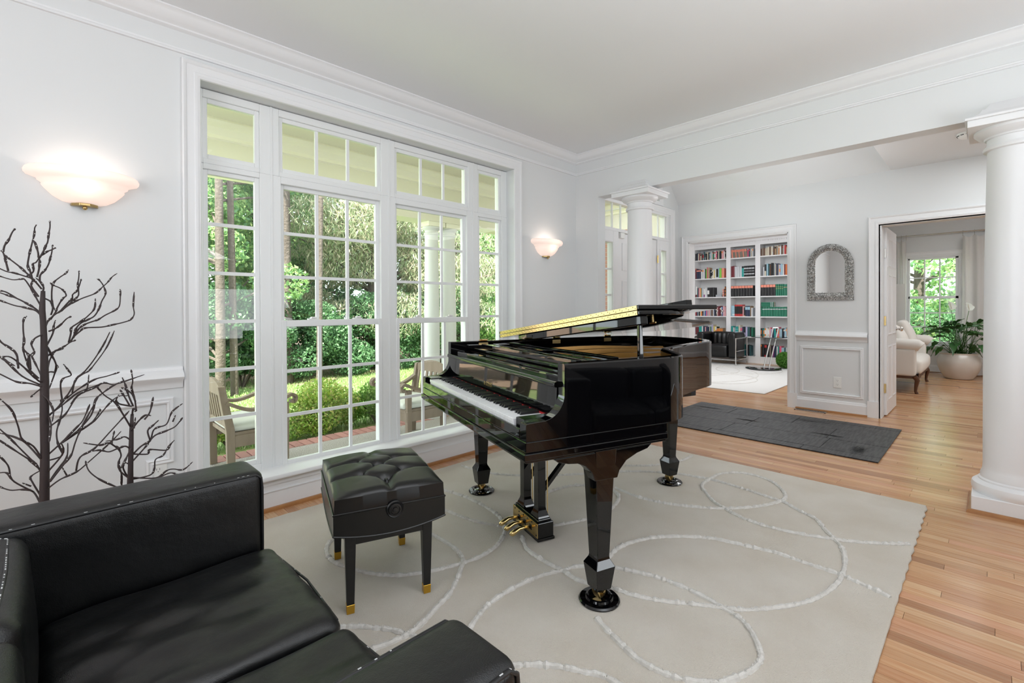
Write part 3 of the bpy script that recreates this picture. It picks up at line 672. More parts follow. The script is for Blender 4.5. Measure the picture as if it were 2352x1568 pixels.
# fallboard, lock rail
m = MB().ext([(.170, .84), (.176, .965), (.195, .975), (.195, .84)], -.691, .691, lambda a, b, d: uvw(d, a, b)); m.build('fallboard', M_black, PN)
m = MB().ext(cr([(.164, .968), (.158, .976), (.160, .987), (.172, .992), (.235, .990), (.24, .975), (.20, .968)], 4, True), -.70, .70, lambda a, b, d: uvw(d, a, b)); m.build('fallboard_rail', M_black, PN, smooth='auto')
tx = bpy.data.curves.new('lettering', 'FONT'); tx.body = '& SONS'; tx.size = .032; tx.align_x = 'CENTER'; tx.extrude = .0004
to = bpy.data.objects.new('lettering_tmp', tx); COL.objects.link(to); dg = bpy.context.evaluated_depsgraph_get(); me = bpy.data.meshes.new_from_object(to.evaluated_get(dg)); bpy.data.objects.remove(to)
me.materials.clear(); me.materials.append(M_brass); lo = bpy.data.objects.new('lettering', me); COL.objects.link(lo); lo.parent = PN
lo.rotation_euler = (PI/2, 0, PI); lo.location = uvw(.03, .1697, .868)
# decks behind the fallboard
pb(-.69, .69, .24, .40, .965, 1.0).build('pin_block', M_sound, PN)
pb(-.69, .69, .205, .285, .985, 1.012).build('front_deck', M_black, PN, bevel=.003)
pb(-.69, .69, .31, .345, 1.005, 1.03).build('desk_rail', M_black, PN, bevel=.003)
d = MB()
for v0, v1, z in ((.335, .365, 1.062), (.42, .435, 1.056), (.54, .575, 1.066)): pb(-.60, .52, v0, v1, z-.018, z, d)
for u in (-.60, -.03, .50): pb(u, u+.028, .35, .56, 1.04, 1.055, d)
pb(-.57, .50, .44, .545, 1.04, 1.046, d); d.build('music_desk', M_black, PN, bevel=.002)
for u in (-.69, .665): pb(u, u+.025, .30, .60, 1.02, 1.045).build('desk_slide', M_black, PN, bevel=.002)
# lid
T = math.atan(.1225); HZ = 1.083
def lid(u, v, h):
    du = .757-u; return uvw(.757-du*math.cos(T)+h*math.sin(T), v, HZ+du*math.sin(T)+h*math.cos(T))
lo_ = offset(out, -.014); lo_ = [(p[0], p[1]) for p in lo_ if p[1] > .58]
lo_ = [(-.759, .575)]+lo_+[(.757, .575)]
mm = MB().ext(lo_, 0, .020, lambda a, b, d: lid(a, b, d)); LM = mm.build('lid', M_black, PN, bevel=.004)
LM['label'] = 'main lid board following the curved case'
mm = MB().ext([(-.757, .575), (.757, .575), (.757, 1.07), (-.757, 1.07)], .024, .046, lambda a, b, d: lid(a, b, d)); mm.build('folded_front_lid', M_black, PN, bevel=.004)
mm = MB().ext([(-.70, .93), (.70, .93), (.70, .965), (-.70, .965)], .046, .078, lambda a, b, d: lid(a, b, d)); mm.build('lid_lip', M_black, PN, bevel=.003)
mm = MB().ext([(-.735, .60), (.50, .60), (.50, .64), (-.735, .64)], -.042, 0, lambda a, b, d: lid(a, b, d)); mm.build('lid_batten', M_black, PN, bevel=.004)
for h0, h1, nm in ((.001, .0205, 'piano_hinge'), (.0245, .044, 'piano_hinge')):
    MB().ext([(-.745, .5722), (.735, .5722), (.735, .5748), (-.745, .5748)], h0, h1, lambda a, b, d: lid(a, b, d)).build(nm, M_brass, PN)
sc_ = MB()
for i in range(64):
    u = -.735+1.46*(i//2+(.35 if i % 2 else 0))/31.5
    for h in ((.007, .014)[i % 2], (.031, .038)[i % 2]):
        p = Vector(lid(u, .5718, h)); sc_.box(p.x-.0016, p.x+.0016, p.y-.0004, p.y+.001, p.z-.0016, p.z+.0016)
tag(sc_.build('hinge_screws', M_dark, PN), kind='stuff')
MB().tube([lid(-.70, .70, -.03), lid(-.70, .70, -.001)], .007).tube([lid(-.72, .70, -.032), lid(-.68, .70, -.032)], .004).build('lid_catch', M_brassold, PN, smooth='auto')
MB().tube([lid(.30, .5985, -.02), lid(.30, .604, -.02)], .006).build('lid_stud', M_dark, PN)
MB().ext([(.605, 1.03), (.632, 1.03), (.622, 1.222), (.602, 1.222)], -.712, -.694, lambda a, b, d: uvw(d, a, b)).build('lid_prop', M_black, PN, bevel=.004)
for v in (.42, 1.02, 1.5):
    MB().box(.688, .6925, -v-.035, -v+.035, 1.03, 1.058).tube([(.692, -v-.03, 1.075), (.692, -v+.03, 1.075)], .006).box(.66, .70, -v-.02, -v+.02, 1.079, 1.083).build('lid_hinge', M_brassold, PN)
# legs
def leg(u, v, corb):
    c = uvw(u, v, 0)
    secs = [(.037, .037, .075), (.050, .050, .175), (.034, .034, .205), (.032, .032, .215), (.046, .046, .56), (.050, .050, .60), (.055, .055, .690)]
    l = MB().frus(c, secs).build('leg', M_black, PN, bevel=.0025)
    MB().lathe([(.022, 0), (.026, .012), (.022, .03)], (0, 0, 0), 14).build('ferrule', M_brassold, l, loc=(c[0], c[1], .058), smooth='auto')
    w_ = MB().lathe([(.006, -.012), (.026, -.012), (.030, -.006), (.030, .006), (.026, .012), (.006, .012)], (0, 0, 0), 20)
    w_.build('castor_wheel', M_brassold, l, loc=(c[0]+.008, c[1]-.004, .052), rot=(PI/2, 0, .6), smooth='auto')
    MB().box(-.004, .004, -.018, .018, -.01, .04).build('castor_fork', M_brass, l, loc=(c[0]-.012, c[1]+.002, .045), rot=(0, .3, .6), bevel=.002)
    cup = MB().lathe([(.088, .0), (.090, .006), (.084, .012), (.062, .014), (.058, .022), (.050, .024), (.046, .014), (.020, .010), (.001, .010)], (0, 0, 0), 40, cap=False)
    cp_ = cup.build('castor_cup', M_black, PN, loc=(c[0], c[1], PZ+.001), smooth='auto')
cb = [(.128, .684), (.150, .668), (.200, .655), (.245, .650), (.285, .632), (.315, .600), (.331, .562), (.450, .560), (.462, .590), (.500, .628), (.560, .652), (.620, .665), (.645, .684)]
leg(-.694, .388, 1); leg(.690, .40, 1); leg(.222, 1.70, 0)
for s in (-1, 1):
    MB().ext(cb, s*.745, s*.690, lambda a, b, d: uvw(d, a, b)).build('leg_corbel', M_black, PN, bevel=.003)
pb(.10, .34, 1.55, 1.84, .66, .775).build('tail_leg_block', M_black, PN, bevel=.006)
bm_ = MB()
for (a, b) in (((-.6, .72), (.10, 1.62)), ((.6, .72), (.3, 1.62)), ((.0, .72), (.2, 1.6))):
    A_, B_ = Vector((a[0], a[1], 0)), Vector((b[0], b[1], 0)); t_ = (B_-A_).normalized(); s_ = Vector((-t_.y, t_.x, 0))*.035
    bm_.add([uvw(*(q.x, q.y), z) for z in (.72, .80) for q in (A_-s_, A_+s_, B_+s_, B_-s_)], [(0, 1, 2, 3), (4, 5, 6, 7), (0, 1, 5, 4), (1, 2, 6, 5), (2, 3, 7, 6), (3, 0, 4, 7)])
bm_.build('bracing_beam', M_blackin, PN)
# lyre
LY = (.0175)
lb = MB(); pb(LY-.152, LY+.152, .394, .492, .035, .118, lb); pb(LY-.158, LY+.158, .389, .497, .020, .036, lb); pb(LY-.140, LY+.140, .402, .484, .118, .132, lb)
LYR = lb.build('pedal_lyre', M_black, PN, bevel=.003)
for u in (LY-.085, LY+.085):
    MB().frus(uvw(u, .443, 0), [(.046, .036, .132), (.042, .034, .142), (.028, .026, .170), (.025, .024, .185), (.026, .025, .69)]).build('lyre_post', M_black, LYR, bevel=.002)
pb(LY-.150, LY+.150, .391, .3935, .037, .117).build('pedal_plate', M_brass, LYR)
hs = MB()
for u in (-.135, -.085, -.035, .015, .07, .125): 
    for z in ((.105, .05) if u in (-.135, .125) else (.105,)): pb(LY+u-.004, LY+u+.004, .3900, .3915, z-.004, z+.004, hs)
for u in (-.07, .0, .07): pb(LY+u-.012, LY+u+.012, .3895, .3915, .058, .085, hs)
tag(hs.build('plate_holes', M_dark, LYR), kind='stuff')
for u in (-.07, .0, .07):
    c_ = [uvw(LY+u, .392, .070), uvw(LY+u, .35, .076), uvw(LY+u, .32, .075), uvw(LY+u, .295, .064), uvw(LY+u, .275, .056), uvw(LY+u, .262, .056)]
    t_ = MB().tube(c_, [.008, .009, .011, .014, .015, .006], 12); t_.v = [(x, y, z) for x, y, z in t_.v]
    t_.build('pedal', M_brass, LYR, smooth=True)
for u in (-.09, .09): MB().tube([uvw(LY+u, .455, .27), uvw(LY+u+(.02 if u > 0 else -.02), .86, .70)], .017, 4).build('lyre_brace', M_black, LYR)
for u in (-.115, .06): MB().tube([uvw(LY+u, .475, .12), uvw(LY+u, .475, .70)], .0028, 6).build('pedal_rod', M_brass, LYR)
# ================================================================ BENCH
B = thing('piano_bench', 'black tufted leather piano bench with gold tipped legs', 'bench', (1.151, 2.085, PZ), ANG)
bz = -PZ
def bench_top():
    nx, ny = 72, 56; hx, hy = .297, .233; m = MB()
    segs = []
    btn = [(-.18, 0), (0, 0), (.18, 0), (-.09, .105), (-.09, -.105), (.09, .105), (.09, -.105)]
    for a in btn:
        for b in btn:
            if a < b and abs(abs(a[0]-b[0])-.09) < .01 and abs(abs(a[1]-b[1])-.105) < .01: segs.append((a, b))
    ends = [(-.18, 0, -.30, 0), (.18, 0, .30, 0), (-.09, .105, -.09, .24), (-.09, -.105, -.09, -.24), (.09, .105, .09, .24), (.09, -.105, .09, -.24), (-.18, 0, -.27, .105), (-.18, 0, -.27, -.105), (.18, 0, .27, .105), (.18, 0, .27, -.105)]
    for a, b, c, d in ends[:6]: segs.append(((a, b), (c, d)))
    def sd(p, a, b):
        a, b, p = np.array(a), np.array(b), np.array(p); t = np.clip(np.dot(p-a, b-a)/np.dot(b-a, b-a), 0, 1); return np.linalg.norm(p-a-(b-a)*t)
    for i in range(nx+1):
        for j in range(ny+1):
            a, b = -1+2*i/nx, -1+2*j/ny; x, y = a*hx, b*hy
            e = max(abs(a), abs(b)); k = (1-abs(a)**7)*(1-abs(b)**7)
            z = .518+.045*(1-a*a*.6)*(1-b*b*.5)*min(1, k*1.8)**.5
            dl = min(sd((x, y), *s) for s in segs); db = min(math.hypot(x-c, y-d) for c, d in btn)
            z -= .020*math.exp(-(dl/.016)**1.3)*min(1, k*1.5)+.026*math.exp(-(db/.024)**2)
            z = max(z, .505)
            m.v.append((x*(1-.01*(1-k)), y*(1-.01*(1-k)), z+bz))
    for i in range(nx):
        for j in range(ny): p = i*(ny+1)+j; m.f.append((p, p+ny+1, p+ny+2, p+1)); m.mi.append(0)
    # side skirt of the pad
    loop = [i*(ny+1) for i in range(nx+1)]+[nx*(ny+1)+j for j in range(1, ny+1)]+[i*(ny+1)+ny for i in range(nx-1, -1, -1)]+[j for j in range(ny-1, 0, -1)]
    base = len(m.v)
    for q in loop: x, y, z = m.v[q]; m.v.append((x*1.012, y*1.012, .458+bz))
    L_ = len(loop)
    for q in range(L_): w_ = (q+1) % L_; m.f.append((loop[q], base+q, base+w_, loop[w_])); m.mi.append(0)
    return m, btn
m, btn = bench_top(); cu = m.build('cushion', M_leather2, B, smooth='auto')
for c, d in btn: MB().lathe([(.009, 0), (.008, .003), (.001, .005)], (c, d, .532+bz), 12).build('button', M_leather2, cu, smooth='auto')
# box apron in leather: bowed lower edge
m = MB(); hx, hy = .300, .236
def bow(a): return .372+bz-.030*(1-a*a)+(.0)
for sx, sy, ln in (('x', -1, hy), ('x', 1, hy), ('y', -1, hx), ('y', 1, hx)):
    N_ = 14
    for q in range(N_):
        a, b = -1+2*q/N_, -1+2*(q+1)/N_
        def pt(t, z, off=0):
            return ((sy*(hx-off), t*ln, z) if sx == 'x' else (t*ln, sy*(hy-off), z))
        m.quad(pt(a, bow(a)), pt(b, bow(b)), pt(b, .458+bz), pt(a, .458+bz)); m.quad(pt(a, bow(a), .02), pt(b, bow(b), .02), pt(b, .458+bz, .02), pt(a, .458+bz, .02)); m.quad(pt(a, bow(a)), pt(b, bow(b)), pt(b, bow(b), .02), pt(a, bow(a), .02))
m.build('leather_skirt', M_leather2, B)
pp = MB().tube([(-hx, -hy, .458+bz), (hx, -hy, .458+bz), (hx, hy, .458+bz), (-hx, hy, .458+bz), (-hx, -hy, .458+bz)], .0045, 6)
for sx in (-1, 1):
    pp.tube([(sx*hx, t*hy, bow(t)) for t in np.linspace(-1, 1, 15)], .004, 6); pp.tube([(t*hx, sx*hy, bow(t)) for t in np.linspace(-1, 1, 15)], .004, 6)
pp.build('piping', M_leather2, B, smooth='auto')
fr = MB().box(-.25, .25, -.185, -.165, .305+bz, .40+bz).box(-.25, .25, .165, .185, .305+bz, .40+bz).box(-.262, -.242, -.17, .17, .305+bz, .40+bz).box(.242, .262, -.17, .17, .305+bz, .40+bz)
fr.build('apron', M_benchwood, B, bevel=.002, seg=1)
for sx in (-1, 1):
    for sy in (-1, 1):
        l = MB().frus((sx*.243, sy*.165, bz), [(.0155, .0155, .052), (.024, .024, .40)]); l = l.build('leg', M_benchwood, B, bevel=.002, seg=1)
        MB().frus((sx*.243, sy*.165, bz), [(.0155, .0155, PZ), (.0168, .0168, .053)]).build('gold_tip', M_goldtip, l, bevel=.001, seg=1)
kn = MB().lathe([(.036, 0), (.037, .005), (.033, .010), (.027, .007), (.026, .013), (.020, .014), (.018, .010), (.012, .010), (.010, .016), (.001, .017)], (0, 0, 0), 36)
kn.build('height_knob', M_benchwood, B, loc=(-.302, -.012, .443+bz), rot=(0, -PI/2, 0), smooth='auto')
MB().lathe([(.036, 0), (.037, .005), (.033, .010), (.027, .007), (.026, .013), (.001, .014)], (0, 0, 0), 36).build('height_knob', M_benchwood, B, loc=(.302, -.012, .443+bz), rot=(0, PI/2, 0), smooth='auto')
# ================================================================ SOFA
S = thing('leather_sofa', 'black leather two seat sofa with worn white stitched piping', 'sofa', (0.1, 1.4, 0))
def sbox(x0, x1, y0, y1, z0, z1, r, bulge=(0, 0, 0), n=(8, 6, 3)):
    m = rbox(x1-x0, y1-y0, z1-z0, r, 4, n, bulge); c = ((x0+x1)/2-.1, (y0+y1)/2-1.4, (z0+z1)/2); return m, c
def put(name, m, c, mt=M_leather): return m.build(name, mt, S, loc=c, smooth=True)
def wrinkle(m, amp, fx, seed, ztop=0):
    rg = np.random.default_rng(seed); ph = rg.random(6)*6
    m.v = [(x, y, z+(amp*(math.sin(fx*(x*.5+y*1.3)+ph[0]+2.2*math.sin(5*x+ph[3]))*.5+math.sin(fx*1.7*(y-x*.35)+ph[1]+1.5*math.sin(7*y+ph[2]))*.35+math.sin(fx*3.1*y+ph[4]+3*x)*.18) if z > ztop else 0)) for x, y, z in m.v]
    return m
def piping(path, name='piping', parent=None, r=.0048, seed=1, white=.35):
    p = MB().tube(path, r, 7); o = p.build(name, M_pipe, parent or S, smooth=True)
    rg = np.random.default_rng(seed); s = MB(); P = [Vector(q) for q in path]
    for a, b in zip(P[:-1], P[1:]):
        L_ = (b-a).length; t = 0.0
        while t < L_:
            ln = .003+.007*rg.random()
            if rg.random() < white and t+ln < L_:
                q0 = a+(b-a)*(t/L_); q1 = a+(b-a)*((t+ln)/L_); up = Vector((0, 0, r*.72)); s.tube([q0+up, q1+up], r*.40, 5)
            t += ln+.009
    if s.v: tag(s.build('stitching', M_stitch, o), kind='stuff')
    return o
rel = lambda x, y, z: (x-.1, y-1.4, z)
for (y0, y1) in ((2.005, 2.225), (.595, .795)):
    m, c = sbox(-.35, .615, y0, y1, .06, .668, .035, (.004, .004, .006), (16, 4, 8)); put('arm', m, c)
for (y0, y1) in ((2.005, 2.225), (.595, .795)):
    for yy, sd in ((y0+.006, 3), (y1-.006, 4)):
        piping([rel(-.34, yy, .655), rel(.2, yy, .657), rel(.585, yy, .655), rel(.604, yy, .640), rel(.608, yy, .60), rel(.608, yy, .1)], seed=sd+int(y0*10), white=.30)
m, c = sbox(-.02, .60, .83, 2.0, .06, .235, .02, n=(8, 8, 2)); put('base', m, c)
for k, (y0, y1) in enumerate(((1.372, 1.995), (.805, 1.352))):
    m, c = sbox(-.02, .640, y0, y1, .205, .372, .038, (.014, .0, .026), (26, 26, 2)); wrinkle(m, .0065, 30, 5+k, .05); put('seat_cushion', m, c)
    zz = .345; zz = .352; q = [rel(.0, y0+.012, zz), rel(.30, y0+.010, zz+.005), rel(.612, y0+.012, zz-.002), rel(.634, y0+.035, zz-.004), rel(.652, (y0+y1)/2, zz-.002), rel(.634, y1-.035, zz-.004), rel(.60, y1-.012, zz-.002), rel(.3, y1-.010, zz+.005), rel(.0, y1-.012, zz)]
    piping(q, seed=20+k, white=.16, r=.0042)
for k, (y0, y1) in enumerate(((1.42, 2.0), (.83, 1.40))):
    m, c = sbox(-.30, -.035, y0, y1, .20, .652, .045, (.022, .0, .008), (6, 18, 12)); put('back_cushion', m, c)
    piping([rel(-.29, y0+.015, .645), rel(-.10, y0+.015, .648), rel(-.075, y0+.04, .648), rel(-.07, (y0+y1)/2, .655), rel(-.075, y1-.04, .648), rel(-.10, y1-.015, .648), rel(-.29, y1-.015, .645)], seed=30+k, white=.55)
m, c = sbox(-.52, -.30, .62, 2.225, .06, .60, .03); put('back_frame', m, c)
for x in (-.45, .55):
    for y in (.70, 2.14): MB().lathe([(.018, .0165), (.018, .065)], (x-.1, y-1.4, 0), 16).build('foot', M_chrome, S, smooth='auto')
# ================================================================ RUGS
R = thing('area_rug', 'cream wool area rug with raised looping lines under the piano', 'rug', (2.2, 1.7, 0))
m = rbox(3.63, 2.83, .015, .0074, 2, (60, 40, 1)); m.v = [(x+.006*math.sin(y*47)*(abs(x) > 1.81)+.004*math.sin(y*131)*(abs(x) > 1.81), y+.005*math.sin(x*53)*(abs(y) > 1.41), z) for x, y, z in m.v]
m.build('pile_field', M_rug, R, loc=(.035, .0, .0076), smooth=True)
def Rr(x, y): return (1350+x/2.861, 1020+y/2.861)
def Ll(x, y): return (600+x/2.861, 1020+y/2.861)
loops = [
 [Rr(*p) for p in ((180, 285), (330, 345), (500, 385), (700, 410), (880, 420), (1100, 410), (1260, 375), (1300, 340), (1270, 290), (1200, 240), (1100, 205), (1000, 187), (880, 192), (800, 228), (750, 270), (780, 320), (830, 375), (900, 420), (960, 455), (1060, 500), (1200, 545), (1400, 590), (1600, 620), (1700, 635), (1900, 650), (2165, 655))],
 [Ll(*p) for p in ((1320, 140), (1380, 160), (1500, 190), (1700, 205), (1900, 205), (2100, 195))]+[Rr(*p) for p in ((190, 180), (400, 180), (600, 195), (720, 215), (800, 230), (900, 255), (1050, 300), (1200, 350), (1280, 375), (1400, 440), (1500, 490), (1560, 560), (1640, 640), (1680, 700), (1690, 780), (1670, 860), (1620, 930), (1500, 1010), (1350, 1055), (1150, 1080), (1000, 1085), (880, 1070), (700, 1050), (500, 1030), (300, 990), (150, 940))]+[Ll(*p) for p in ((2120, 905), (2040, 870), (1990, 832), (1900, 790), (1810, 735), (1750, 690), (1725, 640), (1715, 600), (1720, 520), (1750, 430), (1840, 335), (1960, 290), (2060, 270))]+[Rr(*p) for p in ((100, 275), (180, 310), (205, 345), (190, 385), (160, 415))]+[Ll(*p) for p in ((2240, 460), (2120, 495), (2000, 520), (1900, 535), (1700, 545), (1600, 540), (1450, 515), (1330, 480), (1200, 430), (1080, 400), (960, 400), (860, 420))],
 [Rr(*p) for p in ((2070, 1045), (1900, 960), (1750, 895), (1650, 850), (1450, 785), (1250, 715), (1100, 680), (950, 645), (800, 615), (620, 605), (450, 610), (300, 640), (200, 680), (140, 740), (80, 840), (45, 960), (40, 1090), (60, 1140), (120, 1210), (220, 1310), (330, 1410), (450, 1480), (600, 1535), (760, 1560), (900, 1555), (1000, 1520), (1090, 1470), (1140, 1400), (1120, 1320), (1070, 1220), (1000, 1140), (900, 1080), (800, 1020), (700, 970), (600, 925), (450, 870), (300, 835), (150, 805))]+[Ll(*p) for p in ((2120, 800), (2040, 807), (1990, 825), (1900, 845), (1800, 875), (1700, 920), (1600, 975), (1500, 1045), (1440, 1110), (1380, 1190), (1330, 1300), (1320, 1400))],
 [Ll(*p) for p in ((1080, 290), (1190, 300), (1300, 330), (1400, 370), (1500, 425), (1570, 480), (1600, 540), (1590, 600), (1540, 670), (1450, 730), (1350, 770), (1250, 800), (1120, 830), (1000, 850), (880, 860), (750, 850), (640, 830), (540, 800), (460, 760), (430, 700), (450, 640), (520, 590))],
 [Ll(*p) for p in ((900, 540), (1030, 560), (1130, 595), (1220, 645), (1280, 690), (1325, 750), (1310, 820), (1280, 900), (1230, 990), (1150, 1070), (1080, 1150), (1000, 1220), (940, 1260), (800, 1320), (690, 1360), (560, 1400))],
 [Ll(*p) for p in ((480, 1200), (640, 1195), (750, 1205), (850, 1215), (950, 1245), (1060, 1270), (1200, 1340))],
 [Rr(*p) for p in ((250, 140), (400, 140), (520, 125), (620, 105), (685, 74))],
 [Ll(*p) for p in ((1500, 1450), (1655, 1450), (1800, 1445), (2000, 1465), (2150, 1500))]+[Rr(*p) for p in ((60, 1505), (160, 1550), (300, 1640))],
]
for li, lp in enumerate(loops):
    pts = [on(x, y, 2, .018) for x, y in lp]; sm = [Vector(p) for p in cr([tuple(p) for p in pts], 6)]
    res = [sm[0]]
    for p in sm[1:]:
        while (p-res[-1]).length > .012: res.append(res[-1]+(p-res[-1]).normalized()*.012)
    if li == 0: rg = np.random.default_rng(3)
    res = [p for p in res if .33 < p.x < 4.04 and .3 < p.y < 3.1]
    keep = [(1.711, 1.210), (2.184, 2.518), (3.268, 1.660), (1.2485, 1.8016), (.9357, 1.9068), (1.0907, 2.3673), (1.4035, 2.2622), (2.02, 1.86), (1.97, 1.74)]
    def clear(p): return all(math.hypot(p.x-a, p.y-b) > (.107 if k < 3 else (.035 if k < 7 else .10)) for k, (a, b) in enumerate(keep)) and not (p.x < .66 and p.y < 2.26)
    runs, cur = [], []
    for p in res:
        if clear(p): cur.append(p)
        else:
            if len(cur) > 4: runs.append(cur)
            cur = []
    if len(cur) > 4: runs.append(cur)
    if not runs: continue
    m = MB()
    for res in runs:
      m.tube([(p.x-2.2, p.y-1.7, .0140+.001*rg.standard_normal()) for p in res], [.0125+.0022*rg.standard_normal() for _ in res], 8)
      for i in range(1, len(res)-1):   # yarn tufts
        t = (res[i+1]-res[i-1]); t.z = 0; t.normalize(); s = Vector((-t.y, t.x, 0))
        for q in range(5):
            a = rg.uniform(-1.25, 1.25); d = s*math.sin(a)+Vector((0, 0, math.cos(a))); b = res[i]+t*rg.uniform(-.006, .006); b = Vector((b.x-2.2, b.y-1.7, .013))+d*.009
            e = b+(d+t*rg.uniform(-.5, .5)).normalized()*rg.uniform(.004, .011); w_ = t*.0022
            m.add([b-w_, b+w_, e], [(0, 1, 2)])
    m.build('raised_line', M_pile, R, fix=False, smooth=False)
Q = thing('hide_runner', 'black patchwork hide runner on the oak floor', 'rug', (5.65, 1.7, 0))
c4 = [Vector((6.37, 2.77)), Vector((6.384, .658)), Vector((4.905, .665)), Vector((4.93, 2.77))]
MB().box(-.735, .725, -1.045, 1.075, 0.0005, .006).build('backing', M_dark, Q)
rg = np.random.default_rng(11)
xs = [-.745, -.60, -.18, .28, .60, .735]
for a in range(5):
    y = -1.05
    while y < 1.075:
        l = (.42+.5*rg.random()) if a in (1, 2, 3) else (.5+.6*rg.random()); y1 = min(1.08, y+l)
        if 1.08-y1 < .15: y1 = 1.08
        z = .011+.0015*rg.random(); MB().box(xs[a]+.0025, xs[a+1]-.0025, y+.0025, y1-.0025, .006, z).build('hide_patch', M_cow, Q, bevel=.002, seg=1)
        y = y1
        if y >= 1.08: break
# hair-on dark tufts
for (x, y, lx, ly) in ((.50, -.25, .10, .36), (.05, .25, .05, .22), (.42, .85, .05, .3), (-.45, -.86, .22, .08), (-.05, -.55, .04, .2)):
    m = MB()
    for q in range(700):
        a, b = rg.normal(0, .33), rg.normal(0, .33)
        if a*a+b*b > .8: continue
        p = Vector((x+a*lx, y+b*ly, .011)); m.add([p, p+Vector((.003, 0, 0)), p+Vector((rg.uniform(-.008, .008), -.016, .008))], [(0, 1, 2)])
    tag(m.build('hair_patch', M_dark, Q, fix=False), kind='stuff')
RL = thing('library_rug', 'pale wool rug on the library floor under the armchair', 'rug', (9.4, 4.0, 0))
rbox(3.6, 3.4, .014, .006, 2, (4, 4, 1)).build('pile_field', M_rugL, RL, loc=(0, .06, .0075), smooth=True)
for k, (cx, cy, r_) in enumerate(((.2, .3, .8), (-.7, -.6, .55), (.9, -.5, .6), (-.3, .1, 1.1))):
    m = MB().tube([(cx+r_*math.cos(a)*1.2, cy+r_*math.sin(a), .015) for a in np.linspace(0, 2*PI, 50) if abs(cy+r_*math.sin(a)) < 1.6 and abs(cx+r_*1.2*math.cos(a)) < 1.7], .006, 5); m.build('raised_line', M_pile, RL)
# ================================================================ WALL SCONCES
def sconce(x, lab):
    t = thing('wall_sconce', lab, 'lamp', (x, YW, 0))
    prof = [(.055, 1.842), (.085, 1.850), (.120, 1.872), (.150, 1.905), (.162, 1.922), (.160, 1.930), (.176, 1.942), (.178, 1.950), (.194, 1.956), (.214, 1.963), (.223, 1.975), (.225, 1.987), (.219, 2.000), (.208, 2.008)]
    m = MB()
    n = len(prof); sg = 40
    for k, (r, z) in enumerate(prof+[(r-.006, z+.002) for r, z in prof[::-1]]):
        for i in range(sg+1):
            a = PI+PI*i/sg; m.v.append((r*math.cos(a), r*.66*math.sin(a)-.001, z))
    for k in range(2*n-1):
        for i in range(sg): m.f.append((k*(sg+1)+i, k*(sg+1)+i+1, (k+1)*(sg+1)+i+1, (k+1)*(sg+1)+i)); m.mi.append(0)
    m.build('glass_shade', M_shade, t, smooth=True)
    m = MB().ext([(-.055, 0), (.055, 0), (.05, -.022), (.02, -.048), (-.02, -.048), (-.05, -.022)], 1.830, 1.845, lambda a, b, d: (a, b, d)); m.build('base_cap', M_brassold, t, bevel=.003)
    MB().sphere((0, -.036, 1.821), .011).build('finial', M_brassold, t, smooth=True)
    MB().box(-.06, .06, -.012, 0, 1.86, 1.95).build('back_plate', M_brassold, t)
    bl = MB().sphere((0, -.06, 1.925), .018); bl.build('bulb', mat('bulb_glow_%d' % int(x*10), (1, .8, .6), emit=((1, .82, .66), 6)), t, smooth=True)
    l = lamp('sconce_bulb_light', 'POINT', (x, YW-.080, 1.955), 0.75, (1.0, .84, .70), rad=.03)
sconce(.158, 'alabaster glass wall sconce on the wall left of the windows')
sconce(3.765, 'alabaster glass wall sconce between the windows and the corner')
# ================================================================ MIRROR
MR = thing('wall_mirror', 'arched wall mirror in an embossed silver frame on the hall wall', 'mirror', (XM, 1.394, 0))
def archp(hw, z0, zs, rz, n=24): return [(-hw, z0)]+[(-hw*math.cos(PI*k/n), zs+rz*math.sin(PI*k/n)) for k in range(n+1)]+[(hw, z0)]
o_, i_ = archp(.244, 1.378, 1.805, .268), archp(.153, 1.474, 1.835, .153)
m = MB(); n = len(o_)
mid = [((a[0]+b[0])/2, (a[1]+b[1])/2) for a, b in zip(o_, i_)]
for P_, X_ in ((o_, 0), (o_, -.014), (mid, -.030), (i_, -.016), (i_, 0)):
    for a, b in P_: m.v.append((X_, a, b))
for k in range(4):
    for i in range(n): j = (i+1) % n; m.f.append((k*n+i, k*n+j, (k+1)*n+j, (k+1)*n+i)); m.mi.append(0)
m.build('frame', M_silver, MR, smooth='auto')
MB().ext(i_, -.012, -.008, lambda a, b, d: (d, a, b)).build('mirror_glass', M_mirror, MR)
em = MB()
def along(P_, step):
    res = []; P2 = P_+[P_[0]]
    for a, b in zip(P2[:-1], P2[1:]):
        L_ = math.dist(a, b); k = max(1, int(round(L_/step)))
        for q in range(k): res.append((a[0]+(b[0]-a[0])*q/k, a[1]+(b[1]-a[1])*q/k))
    return res
for f_, st_, rr in ((.08, .016, .0055), (.92, .014, .005)):
    for a, b in along([(x0+(x1-x0)*f_, z0+(z1-z0)*f_) for (x0, z0), (x1, z1) in zip(o_, i_)], st_): em.sphere((-.016, a, b), rr, 6, 4)
for q, (a, b) in enumerate(along(mid, .052)):
    em.sphere((-.030, a, b), .009, 8, 5)
    for k in range(6): t = k*PI/3+q; em.sphere((-.026, a+.017*math.cos(t), b+.017*math.sin(t)), .0075, 6, 4, sz=.8)
tag(em.build('embossing', M_silver, MR, smooth=True, fix=False), kind='stuff')
